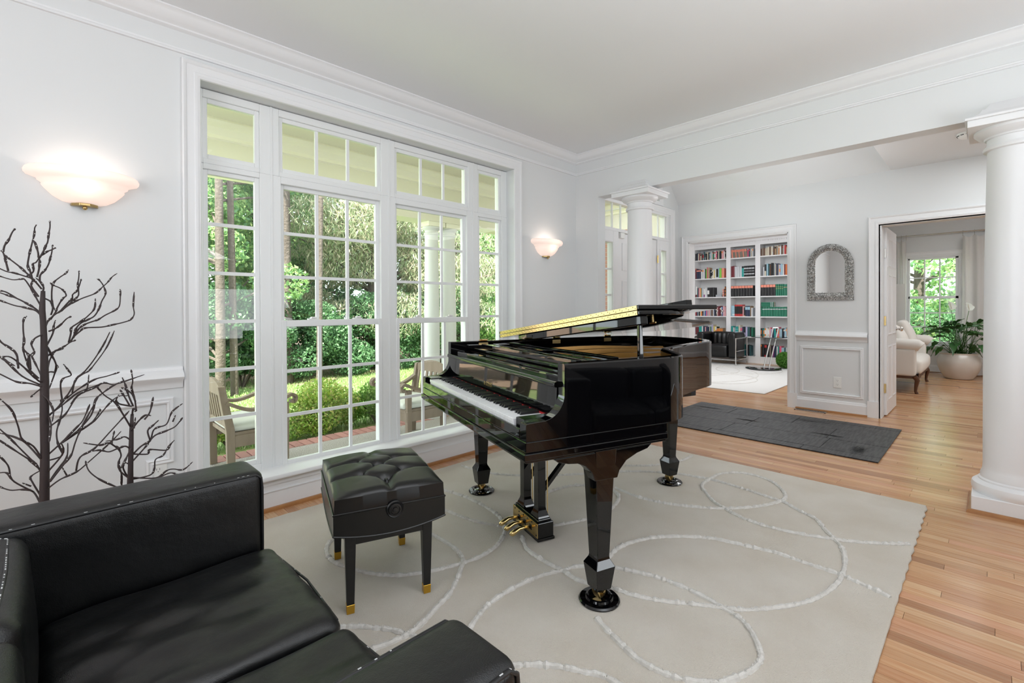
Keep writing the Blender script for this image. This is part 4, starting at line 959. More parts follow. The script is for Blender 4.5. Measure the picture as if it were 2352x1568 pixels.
# ================================================================ SMALL FIXTURES
def outlet(name_loc, rz, lab):
    t = thing('power_outlet', lab, 'outlet', name_loc, rz)
    MB().box(-.042, .042, -.006, 0, -.066, .066).build('cover_plate', M_white, t, bevel=.003)
    for s in (-1, 1):
        so = MB().lathe([(.019, 0), (.019, .003), (.001, .003)], (0, 0, 0), 20).build('socket', M_white, t, loc=(0, -.006, s*.024), rot=(PI/2, 0, 0))
        sl = MB().box(-.008, -.006, -.0095, -.0088, s*.024-.002, s*.024+.009).box(.006, .008, -.0095, -.0088, s*.024-.002, s*.024+.009).box(-.002, .002, -.0095, -.0088, s*.024-.012, s*.024-.008)
        sl.build('socket_slots', M_dark, t)
outlet((XM, 1.317, .373), -PI/2, 'white double power outlet in the panelled hall wall')
outlet((.455, YW, .375), 0, 'white double power outlet on the wall behind the twig trees')
t = thing('floor_vent', 'brushed metal floor vent by the hall baseboard', 'vent', (6.80, 1.58, 0))
m = MB().box(-.055, -.045, -.17, .17, .0005, .006).box(.045, .055, -.17, .17, .0005, .006).box(-.055, .055, -.17, -.155, .0005, .006).box(-.055, .055, .155, .17, .0005, .006); m.build('frame', M_nickel, t)
MB().box(-.045, .045, -.155, .155, .0004, .001).build('duct', M_dark, t)
for k in range(18): MB().box(-.045, .045, -.150+.0172*k, -.143+.0172*k, .001, .005).build('slat', M_nickel, t)
t = thing('floor_vent', 'metal baseboard vent on the lounge wall beside the planter', 'vent', (12.39, .80, 0))
m = MB().box(-.05, .0, -.17, .17, .0005, .006).box(-.004, 0, -.17, .17, .0005, .02); m.build('frame', M_nickel, t)
for k in range(14): MB().box(-.045, -.005, -.155+.022*k, -.143+.022*k, .006, .010).build('slat', M_dark, t)
t = thing('smoke_detector', 'round white smoke detector on the foyer ceiling', 'detector', (5.93, .145, 2.857))
MB().lathe([(.075, 0), (.075, -.012), (.066, -.030), (.055, -.040), (.030, -.046), (.001, -.046)], (0, 0, 0), 32).build('housing', M_white, t, smooth='auto')
for k in range(12): a = 2*PI*k/12; MB().box(-.012, .012, -.002, .002, -.024, -.019).build('slot', M_dark, t, loc=(.0735*math.cos(a), .0735*math.sin(a), 0), rot=(0, 0, a+PI/2))
nrm = Vector((-1.07, 0, -1)).normalized()
t = thing('ceiling_light', 'shallow white dome light on the sloping foyer ceiling', 'lamp', (6.62, 2.38, 2.857+(XM-6.62)*1.07))
MB().lathe([(.20, 0), (.20, .010), (.175, .014), (.15, .022), (.09, .028), (.001, .030)], (0, 0, 0), 40).build('dome', M_wall, t, smooth='auto')
t.rotation_euler = nrm.to_track_quat('Z', 'Y').to_euler()
# ================================================================ TWIG TREES
TA = lambda x, y: (x/4.704, 500+y/4.704)
TB = lambda x, y: (x/3.92, 800+y/3.92)
YT = 2.84
def twigs(name, lab, base, trunk, groups, seed, dr=(-.14, .24)):
    t = thing(name, lab, 'decorative tree', base)
    rg = np.random.default_rng(seed); bx, by, bz_ = base
    def pt(q, dy): p = on(q[0], q[1], 1, by+dy); return (p.x-bx, p.y-by, p.z-bz_)
    tr = [pt(q, 0) for q in trunk[0]]; p0 = tr[0]
    pts = [(p0[0], p0[1], .02-bz_)]+[(p0[0], p0[1], z) for z in np.arange(.12, p0[2]-.05, .1)]+tr
    rad = [trunk[1]]*(len(pts)-len(tr))+list(np.linspace(trunk[1], trunk[2], len(tr)))
    MB().tube(pts, [r*(1+.05*rg.standard_normal()) for r in rad], 10).build('trunk', M_twig, t, smooth=True)
    MB().lathe([(.10, 0), (.10, .012), (.03, .03), (.02, .05)], (p0[0], p0[1], -bz_), 28).build('base_plate', M_dark, t, smooth='auto')
    led = MB()
    for g in groups:
        dy1 = rg.uniform(*dr); m = MB()
        for ln in g:
            L_ = len(ln); P_ = cr([pt(q, dy1*(.15+.85*k/max(1, L_-1)) if ln is g[0] else dy1) for k, q in enumerate(ln)], 5)
            n = len(P_); r = []
            for k in range(n):
                ph = (k % 11)/11.0; r.append(.0022+(.0016 if ph > .62 else 0)+.0014*(1-k/n))
            r[-1] = .0014
            m.tube(P_, r, 6)
            for k in list(range(8, n-2, 11))+[n-3]:
                if k < 2: continue
                p = Vector(P_[k]); s_ = .0020; o = Vector((rg.uniform(-.005, .005), -.004, rg.uniform(0, .005))); led.sphere(p+o, s_, 6, 4)
        m.build('branch', M_twig, t, smooth=True)
    tag(led.build('led_beads', M_led, t, smooth=True, fix=False), kind='stuff')
    return t
A_ = lambda L_: [TA(*p) for p in L_]
B_ = lambda L_: [TB(*p) for p in L_]
big = [
 [A_([(465, 790), (470, 750), (440, 695), (380, 645)])],
 [A_([(450, 770), (400, 710), (350, 660), (250, 625), (150, 595), (70, 580), (-40, 530)]), A_([(90, 575), (70, 500), (55, 440), (35, 380), (10, 350)]), A_([(35, 370), (50, 300), (95, 235), (130, 160), (165, 115)])],
 [A_([(350, 655), (290, 600), (220, 535), (150, 480), (70, 420), (40, 390)])],
 [A_([(400, 640), (420, 560), (430, 470), (425, 430), (500, 370), (560, 345), (605, 322)]), A_([(430, 430), (470, 360), (495, 300), (515, 260), (525, 180), (540, 100), (538, 30)]), A_([(415, 430), (410, 370), (375, 265), (345, 240)])],
 [A_([(345, 650), (330, 590), (300, 520), (310, 430), (325, 360), (345, 280), (370, 180), (375, 110), (395, 75)]), A_([(290, 630), (360, 580), (355, 500), (390, 480), (440, 410)])],
 [A_([(430, 690), (435, 620), (490, 560), (525, 500), (545, 430), (560, 370), (570, 290)])],
 [A_([(415, 850), (340, 740), (350, 690), (345, 640)])],
 [A_([(440, 950), (400, 880), (345, 780), (270, 670), (230, 662), (130, 668), (-20, 625)])],
 [A_([(440, 1040), (380, 980), (280, 920), (180, 870), (90, 840), (0, 810), (-60, 800)]), A_([(180, 870), (60, 800), (-40, 785)])],
 [A_([(435, 1045), (380, 1000), (250, 965), (150, 945), (-20, 885)])],
 [A_([(485, 1200), (510, 1130), (540, 1090), (600, 1040), (650, 1010), (720, 960), (800, 910), (900, 865), (1030, 815), (1110, 745), (1160, 700), (1210, 640), (1265, 600)]), A_([(545, 1100), (600, 1020), (610, 990), (640, 930), (680, 870), (715, 840), (690, 790), (640, 755), (580, 730), (540, 700)]), A_([(650, 1010), (730, 920), (780, 870), (785, 830), (830, 790), (855, 740), (878, 660)]), A_([(660, 1010), (760, 920), (830, 860), (850, 820), (840, 720), (850, 650), (855, 570)])],
 [A_([(480, 870), (540, 900), (570, 950), (595, 1000)]), A_([(550, 1050), (570, 980), (560, 900), (560, 780), (580, 700), (650, 640), (710, 600), (740, 560)])],
 [A_([(530, 1225), (600, 1195), (660, 1150), (720, 1090), (770, 1065)])],
 [A_([(510, 1370), (570, 1250), (580, 1170), (600, 1105)])],
 [A_([(505, 1500), (600, 1440), (700, 1385), (760, 1345), (820, 1320)]), A_([(740, 1350), (765, 1250), (770, 1190), (830, 1145), (900, 1100), (950, 1060), (1020, 980), (1030, 870)]), A_([(760, 1340), (800, 1270), (820, 1200), (870, 1140), (950, 1100), (1020, 1060), (1070, 980), (1100, 900), (1140, 820), (1120, 740), (1080, 680), (1050, 655)]), A_([(790, 1300), (850, 1200), (920, 1150), (1000, 1120), (1060, 1100), (1140, 1050), (1240, 1000), (1290, 950), (1300, 830), (1297, 770)]), A_([(800, 1280), (860, 1230), (920, 1190), (1100, 1180), (1220, 1155), (1330, 1130), (1410, 1100), (1450, 1040), (1440, 950), (1450, 800)])],
 [A_([(460, 1260), (380, 1300), (340, 1360), (360, 1420), (370, 1460), (345, 1500)]), A_([(330, 1640), (320, 1520), (300, 1470), (250, 1410), (260, 1330), (250, 1200), (255, 1100), (290, 1060)])],
 [A_([(490, 1340), (530, 1440), (570, 1510), (600, 1566), (630, 1620)])],
 [A_([(-40, 1270), (20, 1350), (130, 1420), (180, 1490), (190, 1566), (200, 1630)])],
 [A_([(-50, 1470), (0, 1500), (60, 1540), (160, 1600)])],
 [B_([(375, 260), (350, 200), (280, 60)]), B_([(350, 270), (260, 180), (250, 100), (270, 60), (300, 40), (305, 0)]), B_([(260, 170), (220, 60), (205, -20)])],
 [B_([(375, 300), (345, 290), (250, 200), (100, 80), (0, 80), (-40, 70)]), B_([(360, 325), (200, 250), (60, 120), (-20, 60)]), B_([(380, 345), (270, 315), (150, 300), (20, 240), (-30, 215)]), B_([(165, 180), (150, 50), (90, 0)])],
 [B_([(420, 70), (480, 30), (575, 0)]), B_([(430, 180), (450, 100), (500, 20), (575, 0)])],
 [B_([(430, -10), (500, 130), (500, 200), (440, 370)])],
 [B_([(500, 215), (430, 220), (400, 330), (330, 390), (275, 440)])],
 [B_([(425, 620), (520, 530), (600, 430), (650, 350), (690, 270), (740, 235), (800, 200), (860, 130), (960, -10), (1030, -160)]), B_([(650, 400), (680, 280), (750, 220), (840, 110), (930, -30), (990, -150)]), B_([(560, 470), (545, 330), (570, 270), (640, 240), (610, 190), (570, 140)])],
 [B_([(425, 610), (560, 510), (700, 400), (850, 340), (940, 310), (1020, 325), (1110, 300), (1300, 235)]), B_([(600, 450), (700, 370), (850, 280), (960, 250), (1080, 212)]), B_([(640, 500), (700, 420), (780, 370), (800, 235)])],
 [B_([(425, 720), (480, 680), (590, 590), (700, 430), (860, 350), (940, 300)])],
 [B_([(370, 410), (430, 460), (480, 560), (470, 660)])],
 [B_([(430, 960), (560, 840), (700, 700), (750, 640), (810, 500)]), B_([(560, 850), (700, 740), (780, 700), (840, 650), (900, 560), (895, 545)]), B_([(700, 740), (820, 600), (860, 460), (900, 420), (1010, 340), (1110, 290)])],
 [B_([(560, 850), (680, 770), (850, 650), (920, 570), (1000, 480), (1070, 430), (1150, 425)])],
 [B_([(440, 620), (460, 700), (440, 850)])],
 [B_([(430, 1010), (560, 960), (520, 850), (510, 750), (540, 640), (560, 540), (545, 460)])],
 [B_([(430, 1110), (550, 970), (570, 900), (550, 850)]), B_([(450, 1200), (560, 1060), (640, 960), (680, 840), (750, 680), (900, 410)])],
 [B_([(420, 1270), (540, 1180), (690, 1110), (800, 1020), (1000, 840), (1090, 745)]), B_([(685, 1100), (720, 980), (850, 900), (1000, 740), (1165, 560)])],
 [B_([(430, 1220), (510, 1100), (600, 980), (610, 850)]), B_([(600, 1140), (560, 1070)])],
 [B_([(375, 990), (300, 880), (200, 820), (160, 690), (100, 550), (-30, 430)])],
 [B_([(380, 1010), (230, 850), (110, 790), (-30, 755)])],
 [B_([(375, 1130), (350, 1080), (300, 1020), (200, 920), (80, 800), (-30, 700)]), B_([(350, 1080), (250, 1000)]), B_([(330, 1040), (200, 960), (-30, 810)])],
 [B_([(375, 1340), (290, 1200), (280, 1150), (400, 1080)]), B_([(280, 1240), (200, 1210)]), B_([(300, 1290), (130, 1200), (60, 1120), (-30, 1125)])],
 [B_([(370, 1410), (300, 1290), (200, 1270), (90, 1275), (-30, 1235)]), B_([(90, 1150), (70, 1050), (-30, 945)])]]
twigs('twig_tree', 'tall dark twig tree with bare branches under the left sconce', (.001, YT, 0), ([TB(398, 1400), TB(402, 1200), TB(405, 900), TB(400, 600), TB(402, 300), TA(478, 1520), TA(475, 1300), TA(465, 1100), TA(455, 1000), TA(460, 900), TA(465, 790)], .0175, .008), big, 5)
small = [
 [B_([(1190, 600), (1200, 540), (1225, 560), (1210, 440), (1185, 360), (1195, 290), (1180, 190)]), B_([(1200, 520), (1160, 430), (1130, 330), (1100, 260)]), B_([(1220, 480), (1180, 400), (1090, 350)])],
 [B_([(1185, 520), (1080, 500), (1045, 470), (1070, 415)]), B_([(1165, 510), (1130, 450), (1080, 370)])],
 [B_([(1172, 700), (1100, 580), (1040, 490), (940, 420), (870, 340)])],
 [B_([(1180, 740), (1250, 650), (1310, 600), (1360, 605)]), B_([(1300, 640), (1350, 570), (1380, 435)]), B_([(1205, 720), (1220, 620)])],
 [B_([(1180, 970), (1270, 880), (1350, 830), (1380, 740), (1420, 710), (1500, 680), (1550, 570), (1645, 495)]), B_([(1340, 840), (1400, 780), (1500, 740), (1580, 700), (1645, 620)]), B_([(1350, 820), (1330, 740), (1380, 690), (1430, 645)]), B_([(1555, 660), (1580, 600)])],
 [B_([(1180, 1030), (1280, 920), (1340, 850)]), B_([(1200, 950), (1330, 950), (1350, 910), (1500, 915), (1530, 870), (1570, 825)])],
 [B_([(1180, 1180), (1350, 1140), (1390, 1080), (1400, 1000), (1470, 960), (1520, 870)])],
 [B_([(1180, 1160), (1400, 1165), (1500, 1100), (1560, 1085), (1650, 1090), (1735, 1020)]), B_([(1410, 1175), (1530, 1120), (1610, 1140)])],
 [B_([(1180, 910), (1130, 880), (1060, 900), (980, 930), (900, 915), (800, 930)]), B_([(1170, 820), (1120, 795), (1050, 820), (950, 835)])],
 [B_([(1060, 900), (980, 850), (900, 870), (750, 850)])],
 [B_([(1165, 1170), (1080, 1100), (1070, 1020), (1090, 960), (1060, 890), (1010, 860), (1030, 740)]), B_([(1150, 1160), (1110, 1080), (1120, 1030), (1160, 1040)])],
 [B_([(1180, 900), (1150, 960), (1100, 1060), (1080, 1100)])],
 [B_([(1165, 1270), (1060, 1250), (900, 1180), (800, 1100), (770, 1010)])],
 [B_([(1165, 1260), (1100, 1240), (1095, 1150), (1080, 1060)])]]
twigs('twig_tree', 'short dark twig tree just left of the window casing', (on(299, 1000, 1, 2.62).x, 2.62, 0), ([TB(1172, 1240), TB(1175, 1100), TB(1180, 900), TB(1185, 700), TB(1190, 590)], .0125, .0055), small, 8, (-.07, .05))
# ================================================================ LIBRARY: bookcase and books
BX = 11.70
BC = thing('bookcase', 'tall white built-in bookcase with three bays and a dentil cornice', 'bookcase', (11.9, 4.10, 0))
def bb(x0, x1, y0, y1, z0, z1, m=None): return (m or MB()).box(x0-11.9, x1-11.9, y0-4.10, y1-4.10, z0, z1)
bays = [('left', 4.48, 5.25), ('middle', 3.826, 4.379), ('right', 2.95, 3.719)]
for y0, y1 in ((5.25, 5.36), (4.379, 4.48), (3.719, 3.826), (2.84, 2.95)): bb(BX, 12.06, y0, y1, 0, 2.735).build('upright', M_trim, BC)
shelfz = [2.47, 2.01, 1.55, 1.083, .611, .159]
for nm, y0, y1 in bays:
    for z in shelfz: bb(BX+.005, 12.05, y0, y1, z-.024, z).build('shelf', M_trim, BC)
bb(12.05, 12.09, 2.84, 5.36, 0, 2.735).build('back_panel', M_wall, BC)
bb(BX+.01, BX+.03, 2.84, 5.36, 0, .137).build('kick_board', M_trim, BC)
c = MB()
for z0, z1, d in ((2.735, 2.775, .0), (2.775, 2.80, .01), (2.83, 2.86, .03), (2.86, 2.885, .05), (2.885, 2.93, .075)): bb(BX-d, 12.05, 2.80, 5.40, z0, z1, c)
bb(BX-.012, 12.05, 2.80, 5.40, 2.80, 2.83, c); c.build('cornice', M_trim, BC)
dn = MB()
for k in range(58): y = 2.82+.0445*k; bb(BX-.026, BX-.012, y, y+.026, 2.803, 2.828, dn)
tag(dn.build('dentils', M_trim, BC), kind='stuff')
CL = dict(black=(.012, .012, .014), navy=(.02, .03, .07), white=(.75, .75, .73), cream=(.66, .60, .47), grey=(.35, .37, .39), palegrey=(.55, .57, .60), teal=(.02, .32, .29), green=(.015, .17, .10), brightgreen=(.22, .55, .06), pink=(.72, .12, .22), rose=(.75, .40, .42), red=(.48, .03, .03), maroon=(.16, .02, .03), orange=(.80, .25, .05), salmon=(.80, .27, .19), yellow=(.78, .60, .15), blue=(.04, .12, .32), paleblue=(.33, .52, .62), brown=(.13, .06, .035), tan=(.42, .28, .16), taupe=(.26, .21, .17), lavender=(.45, .42, .60), purple=(.22, .04, .20), darkteal=(.03, .10, .11))
CN = {k: {'palegrey': 'pale grey', 'brightgreen': 'bright green', 'paleblue': 'pale blue', 'darkteal': 'dark teal'}.get(k, k) for k in CL}
BM = {}
def bmat(c):
    if c not in BM: BM[c] = mat('book_cover_'+c, CL[c], .45)
    return BM[c]
ordn = ['first', 'second', 'third', 'fourth', 'fifth', 'sixth', 'seventh', 'eighth', 'ninth', 'tenth', 'eleventh', 'twelfth', 'thirteenth', 'fourteenth', 'fifteenth', 'sixteenth', 'seventeenth', 'eighteenth', 'nineteenth', 'twentieth', 'twenty first', 'twenty second', 'twenty third', 'twenty fourth', 'twenty fifth', 'twenty sixth', 'twenty seventh', 'twenty eighth', 'twenty ninth', 'thirtieth']
shn = ['top', 'second', 'third', 'fourth', 'fifth', 'bottom']
def book_mesh(w, h, d, c, band=None, lab=None):
    m = MB(); m.box(-d, 0, -w/2, w/2, 0, h)
    m.v = [(x-(0 if abs(y) < 1 else 0), y, z) for x, y, z in m.v]
    m2 = MB()  # cover boards with spine toward -x, page block recessed
    e = .0025
    m2.box(0, d, -w/2, -w/2+e, 0, h).box(0, d, w/2-e, w/2, 0, h)
    m2.ext([(0, -w/2), (-.006, -w/4), (-.007, 0), (-.006, w/4), (0, w/2), (.004, w/2), (.004, -w/2)], 0, h, lambda a, b, dd: (a, b, dd))
    m2.box(.004, d-.006, -w/2+e, w/2-e, .004, h-.006, mi=1)
    if band:
        for z0, z1 in band: m2.box(-.0082, -.0002, -w/2+.0015, w/2-.0015, h*z0, h*z1, mi=2)
    return m2
cat_count = {}
def shelf_row(bay, si, items, y_start=None, dx=.02):
    """items: (colour, width, height, lean, band colour or None, bands)"""
    nm, ya, yb = bays[bay]; y = (yb-.004) if y_start is None else y_start; z = shelfz[si]
    for k, it in enumerate(items):
        if it is None: y -= .05; continue
        c, w, h, lean, bc, bands = it
        if y-w < ya+.002: break
        m = book_mesh(w, h, .17, c, bands)
        o = m.build('book', [bmat(c), M_page, bmat(bc) if bc else M_page], None, fix=True)
        if lean and not any(i2 and i2[3] for i2 in items[:k]): y -= h*abs(math.sin(lean))+.004
        o.location = (BX+dx+.01*random.random(), y-w/2, z+(abs(math.sin(lean))*w/2 if lean else 0)+.0005)
        o.rotation_euler = (lean, 0, 0)
        th = 'thick' if w > .05 else ('slim' if w < .022 else 'standing')
        tag(o, '%s %s book, %s from left on the %s shelf, %s bay' % (th, CN[c], ordn[min(k, 29)], shn[si], nm), 'book', 'books on the %s shelf of the %s bay' % (shn[si], nm))
        y -= w/math.cos(lean)+(.0035 if c in ('green', 'black') else .0016)
    return y
def B1(c, w=.028, h=.20, lean=0, bc=None, bands=None): return (c, w, h, lean, bc, bands)
def mix(cols, w0, w1, h0, h1, bandp=.4):
    r = []
    for c in cols:
        bc = None; bands = None
        if random.random() < bandp:
            bc = random.choice(['white', 'cream', 'black', 'orange', 'red', 'paleblue']); bands = random.choice([[(.72, .9)], [(.1, .2), (.7, .8)], [(.35, .8)], [(.82, .95)]])
            if bc == c: bc = 'white' if c != 'white' else 'grey'
        r.append(B1(c, random.uniform(w0, w1), random.uniform(h0, h1), 0, bc, bands))
    return r
rows = {}
w_ = lambda s: s.split()
rows[0, 0] = mix(w_('black navy cream maroon cream black grey darkteal grey black cream black paleblue palegrey cream green white pink black cream darkteal black rose rose white black white cream white cream rose'), .018, .034, .165, .215)
rows[1, 0] = [B1('taupe' if q % 4 else 'salmon', .016+.010*random.random(), .185+.015*random.random(), -.09, 'salmon', [(.72, .98)]) for q in range(16)]+mix(w_('pink navy grey cream palegrey'), .018, .028, .18, .20)
rows[2, 0] = mix(w_('brown taupe brown cream cream cream brown cream white brown tan taupe cream orange white brown taupe white red cream tan taupe orange cream cream white paleblue rose'), .016, .036, .165, .215, .25)
rows[0, 1] = [B1('maroon', .028, .26, 0, 'salmon', [(.9, .98)])]+[B1('navy', .036, .235, 0, 'salmon', [(.78, .92)])]*3+mix(w_('white palegrey white navy'), .02, .034, .22, .25)+[B1('brightgreen', .024, .235), B1('pink', .020, .275), B1('tan', .045, .27)]+mix(w_('black black cream white'), .02, .028, .20, .215)+[B1('yellow', .02, .20), B1('white', .032, .225), B1('palegrey', .05, .25, 0, 'black', [(.1, .9)]), B1('paleblue', .024, .245), B1('brightgreen', .052, .235), B1('salmon', .056, .235)]
rows[1, 1] = [B1('maroon', .03, .265), B1('maroon', .05, .27)]+[B1('palegrey', .052, .25)]*3+[B1('teal', .048, .25, 0, 'black', [(.82, 1.0)])]+[B1('black', .03, .255, 0, 'palegrey', [(.49, .53), (.2, .3), (.7, .82)])]*7
rows[2, 1] = [None, B1('palegrey', .03, .20), B1('black', .034, .26, 0, 'cream', [(0, .42)]), B1('paleblue', .032, .275), B1('darkteal', .03, .27), B1('brown', .028, .25), B1('black', .036, .285), B1('black', .02, .28), B1('grey', .026, .275), B1('cream', .016, .25), B1('navy', .045, .265), B1('cream', .016, .24), B1('lavender', .026, .235, 0, 'orange', [(.3, .6)]), B1('paleblue', .038, .25), B1('white', .026, .24), B1('maroon', .028, .24), B1('orange', .022, .235), B1('red', .02, .235), B1('black', .02, .22), B1('blue', .026, .235), B1('paleblue', .034, .24), B1('blue', .03, .24)]
rows[0, 2] = [B1('white', .04, .265, 0, 'maroon', [(0, .25)]), B1('darkteal', .036, .235), B1('pink', .016, .23), B1('cream', .022, .23), B1('orange', .026, .23), B1('teal', .014, .23), B1('palegrey', .04, .225), B1('white', .03, .215, 0, 'purple', [(0, .3)]), B1('white', .036, .23), B1('palegrey', .026, .225), B1('black', .050, .235, 0, 'white', [(.3, .7)]), B1('black', .034, .235), B1('black', .075, .235)]
rows[1, 2] = [B1('black', .0585, .255, 0, 'salmon', [(.76, .98)])]*9
rows[2, 2] = [B1('black', .0585, .26, 0, 'salmon', [(.76, .98)])]*5+[B1('green', .036, .262, 0, 'yellow', [(.60, .62), (.75, .77)])]*4+[B1('green', .052, .255, 0, 'tan', [(.70, .76)])]*5
rows[0, 3] = mix(w_('red navy grey black cream orange navy palegrey blue pink grey rose grey brown palegrey navy black rose maroon maroon paleblue blue rose rose'), .022, .036, .21, .26)
rows[1, 3] = [B1('paleblue', .026, .25), B1('paleblue', .05, .25, 0, 'white', [(.1, .2), (.5, .52)])]+[B1('red', .062, .275, 0, 'black', [(.2, .85)]), B1('red', .05, .275, 0, 'black', [(.2, .85)]), B1('red', .066, .275, 0, 'black', [(.2, .85)])]+[B1('rose', .026, .24), B1('tan', .03, .23, 0, 'black', [(.1, .9)]), B1('navy', .056, .245, 0, 'paleblue', [(.62, .9)]), B1('navy', .05, .245, 0, 'paleblue', [(.62, .9)]), B1('tan', .02, .24), B1('palegrey', .036, .20)]
rows[2, 3] = [B1('green', .026, .205)]+[B1('green', .0525, .215+.002*(q % 3), 0, 'palegrey', [(.72, .80)]) for q in range(14)]
rows[0, 4] = [B1('maroon', .05, .19), B1('maroon', .03, .19), B1('teal', .075, .225, 0, 'darkteal', [(.1, .3)]), B1('white', .03, .215), B1('navy', .045, .215), B1('rose', .025, .20), B1('navy', .08, .20), B1('cream', .02, .2), B1('green', .026, .21), B1('lavender', .04, .26), B1('cream', .014, .26), B1('yellow', .035, .22), B1('white', .035, .21, 0, 'orange', [(.1, .6)]), B1('green', .002, .21)]+[B1('tan', .034, .18, 0, 'orange', [(.1, .9)])]*4
rows[1, 4] = [B1('teal', .042, .235), B1('white', .022, .205), B1('grey', .03, .19), B1('teal', .066, .225, 0, 'paleblue', [(.7, .74), (.2, .5)]), B1('cream', .042, .26), B1('grey', .042, .215, 0, 'pink', [(.6, .9)]), B1('navy', .038, .225), B1('black', .03, .22, 0, 'lavender', [(.1, .4)]), B1('lavender', .042, .225), B1('darkteal', .05, .22), B1('black', .03, .21), B1('green', .03, .21), B1('brightgreen', .064, .215, 0, 'orange', [(.70, 1.0)])]
rows[2, 4] = mix(w_('black darkteal teal orange white cream rose lavender navy teal black pink grey paleblue black navy paleblue paleblue orange paleblue white brightgreen red salmon grey white navy tan'), .018, .038, .19, .235)
rows[1, 5] = [None]*6+[B1('teal', .02, .26), B1('navy', .05, .255), B1('black', .034, .25), B1('darkteal', .03, .24)]
rows[2, 5] = mix(w_('brown'), .02, .024, .28, .29)+[B1('black', .05, .285), B1('black', .052, .285, 0, 'red', [(.75, .95), (.0, .15)]), B1('black', .05, .27), B1('taupe', .03, .27), B1('black', .03, .26), B1('purple', .026, .25), B1('navy', .05, .26), B1('white', .026, .25), B1('teal', .024, .25), B1('pink', .046, .26), B1('paleblue', .05, .23), B1('darkteal', .03, .22), B1('palegrey', .03, .24), B1('rose', .044, .30), B1('orange', .046, .26), B1('tan', .03, .28)]+mix(w_('red cream navy'), .02, .03, .2, .25)
for (bay, si), items in rows.items(): shelf_row(bay, si, items)
# odd items on the shelves
for (y, z, col_, lab, h, si, bay) in ((4.512, 1.55, 'brown', 'slim patterned brown book at the right end, third shelf, left bay', .25, 2, 0), (4.560, 1.55, 'rose', 'rose patterned book beside the bay end, third shelf, left bay', .19, 2, 0)):
    o = book_mesh(.026, h, .17, col_, [(.2, .3), (.5, .6), (.8, .9)]).build('book', [bmat(col_), M_page, bmat('orange')], None); o.location = (BX+.02, y, z+.0005); tag(o, lab, 'book', 'books on the third shelf of the left bay')
tag(MB().box(BX+.03, BX+.2, 4.60, 4.745, 1.5505, 1.605).build('storage_box', bmat('grey'), bevel=.003), 'low dark grey box lying on the third shelf, left bay', 'box')
for k in range(3):
    o = book_mesh(.034, .26, .16, 'green', [(.08, .13), (.2, .24)]).build('book', [bmat('green'), M_page, bmat('palegrey')], None)
    o.location = (BX+.02, 3.445, shelfz[3]+.2205+.0352*k+.017); o.rotation_euler = (-PI/2, 0, 0)
    tag(o, ('lowest', 'middle', 'topmost')[k]+' green book of the stack lying on the green volumes', 'book', 'green books lying on the fourth shelf')
    o.location.y = 3.445
for k, (y, lab) in enumerate(((4.69, 'left one of two small silver horse figurines on the fourth shelf'), (4.565, 'right one of two small silver horse figurines on the fourth shelf'))):
    t = thing('horse_figurine', lab, 'figurine', (BX+.03-.02*k, y, shelfz[3]+.001), .9)
    t.scale = (.8, .8, 1.0)
    m = MB().tube([(0, .045, .115), (0, .01, .12), (0, -.03, .125)], [.022, .026, .022], 10); m.tube([(0, .04, .12), (0, .06, .155), (0, .075, .19)], [.018, .014, .010], 8).tube([(0, .070, .188), (0, .10, .170)], [.012, .007], 8)
    for sy in (.035, -.025):
        for sx in (-.012, .012): m.tube([(sx, sy, .11), (sx, sy+.006, .06), (sx, sy, .0)], [.011, .006, .007], 6)
    m.build('body', M_chrome, t, smooth=True)
    MB().tube([(0, -.045, .135), (0, -.065, .10), (0, -.06, .05)], [.006, .008, .003], 6).build('tail', M_dark, t, smooth=True)
    MB().tube([(0, .035, .15), (0, .055, .185), (0, .07, .20)], [.006, .008, .004], 5).build('mane', M_cream, t, smooth=True)
# ================================================================ LIBRARY ARMCHAIR (tubular frame) facing -x
C = thing('leather_armchair', 'black leather armchair in a chrome tube frame before the bookcase', 'armchair', (11.2, 4.42, .0215))
def cbox(x0, x1, y0, y1, z0, z1, r, bulge=(0, 0, 0), n=(6, 6, 3), name='cushion', w=None):
    m = rbox(x1-x0, y1-y0, z1-z0, r, 3, n, bulge)
    if w: m.v = [(x+(w*math.sin(y*60) if x < 0 else 0), y, z) for x, y, z in m.v]
    return m.build(name, M_leather, C, loc=((x0+x1)/2, (y0+y1)/2, (z0+z1)/2), smooth=True)
for y0, y1 in ((-.445, -.27), (.27, .445)): cbox(-.30, .30, y0, y1, .13, .70, .05, name='arm_cushion')
cbox(-.32, .16, -.265, .265, .15, .42, .05, (.02, 0, .03), name='seat_cushion')
cbox(.10, .30, -.265, .265, .30, .70, .06, (.03, 0, .01), (3, 30, 4), name='back_cushion', w=.008)
fr = MB()
for s in (-1, 1):
    y = s*.465
    fr.tube([(-.345, y, 0), (-.345, y, .59)], .014, 10).tube([(.335, y, 0), (.335, y, .59)], .014, 10).tube([(-.345, y, .58), (.335, y, .58)], .014, 10).tube([(-.345, y, .30), (.335, y, .30)], .009, 8)
fr.tube([(-.345, -.465, .105), (-.345, .465, .105)], .014, 8).tube([(.335, -.465, .105), (.335, .465, .105)], .014, 8).tube([(.335, -.465, .58), (.335, .465, .58)], .014, 8)
for s in (-1, 1): fr.tube([(-.345, s*.465, .105), (.335, s*.465, .105)], .014, 8)
fr.build('tube_frame', M_chrome, C, smooth='auto')
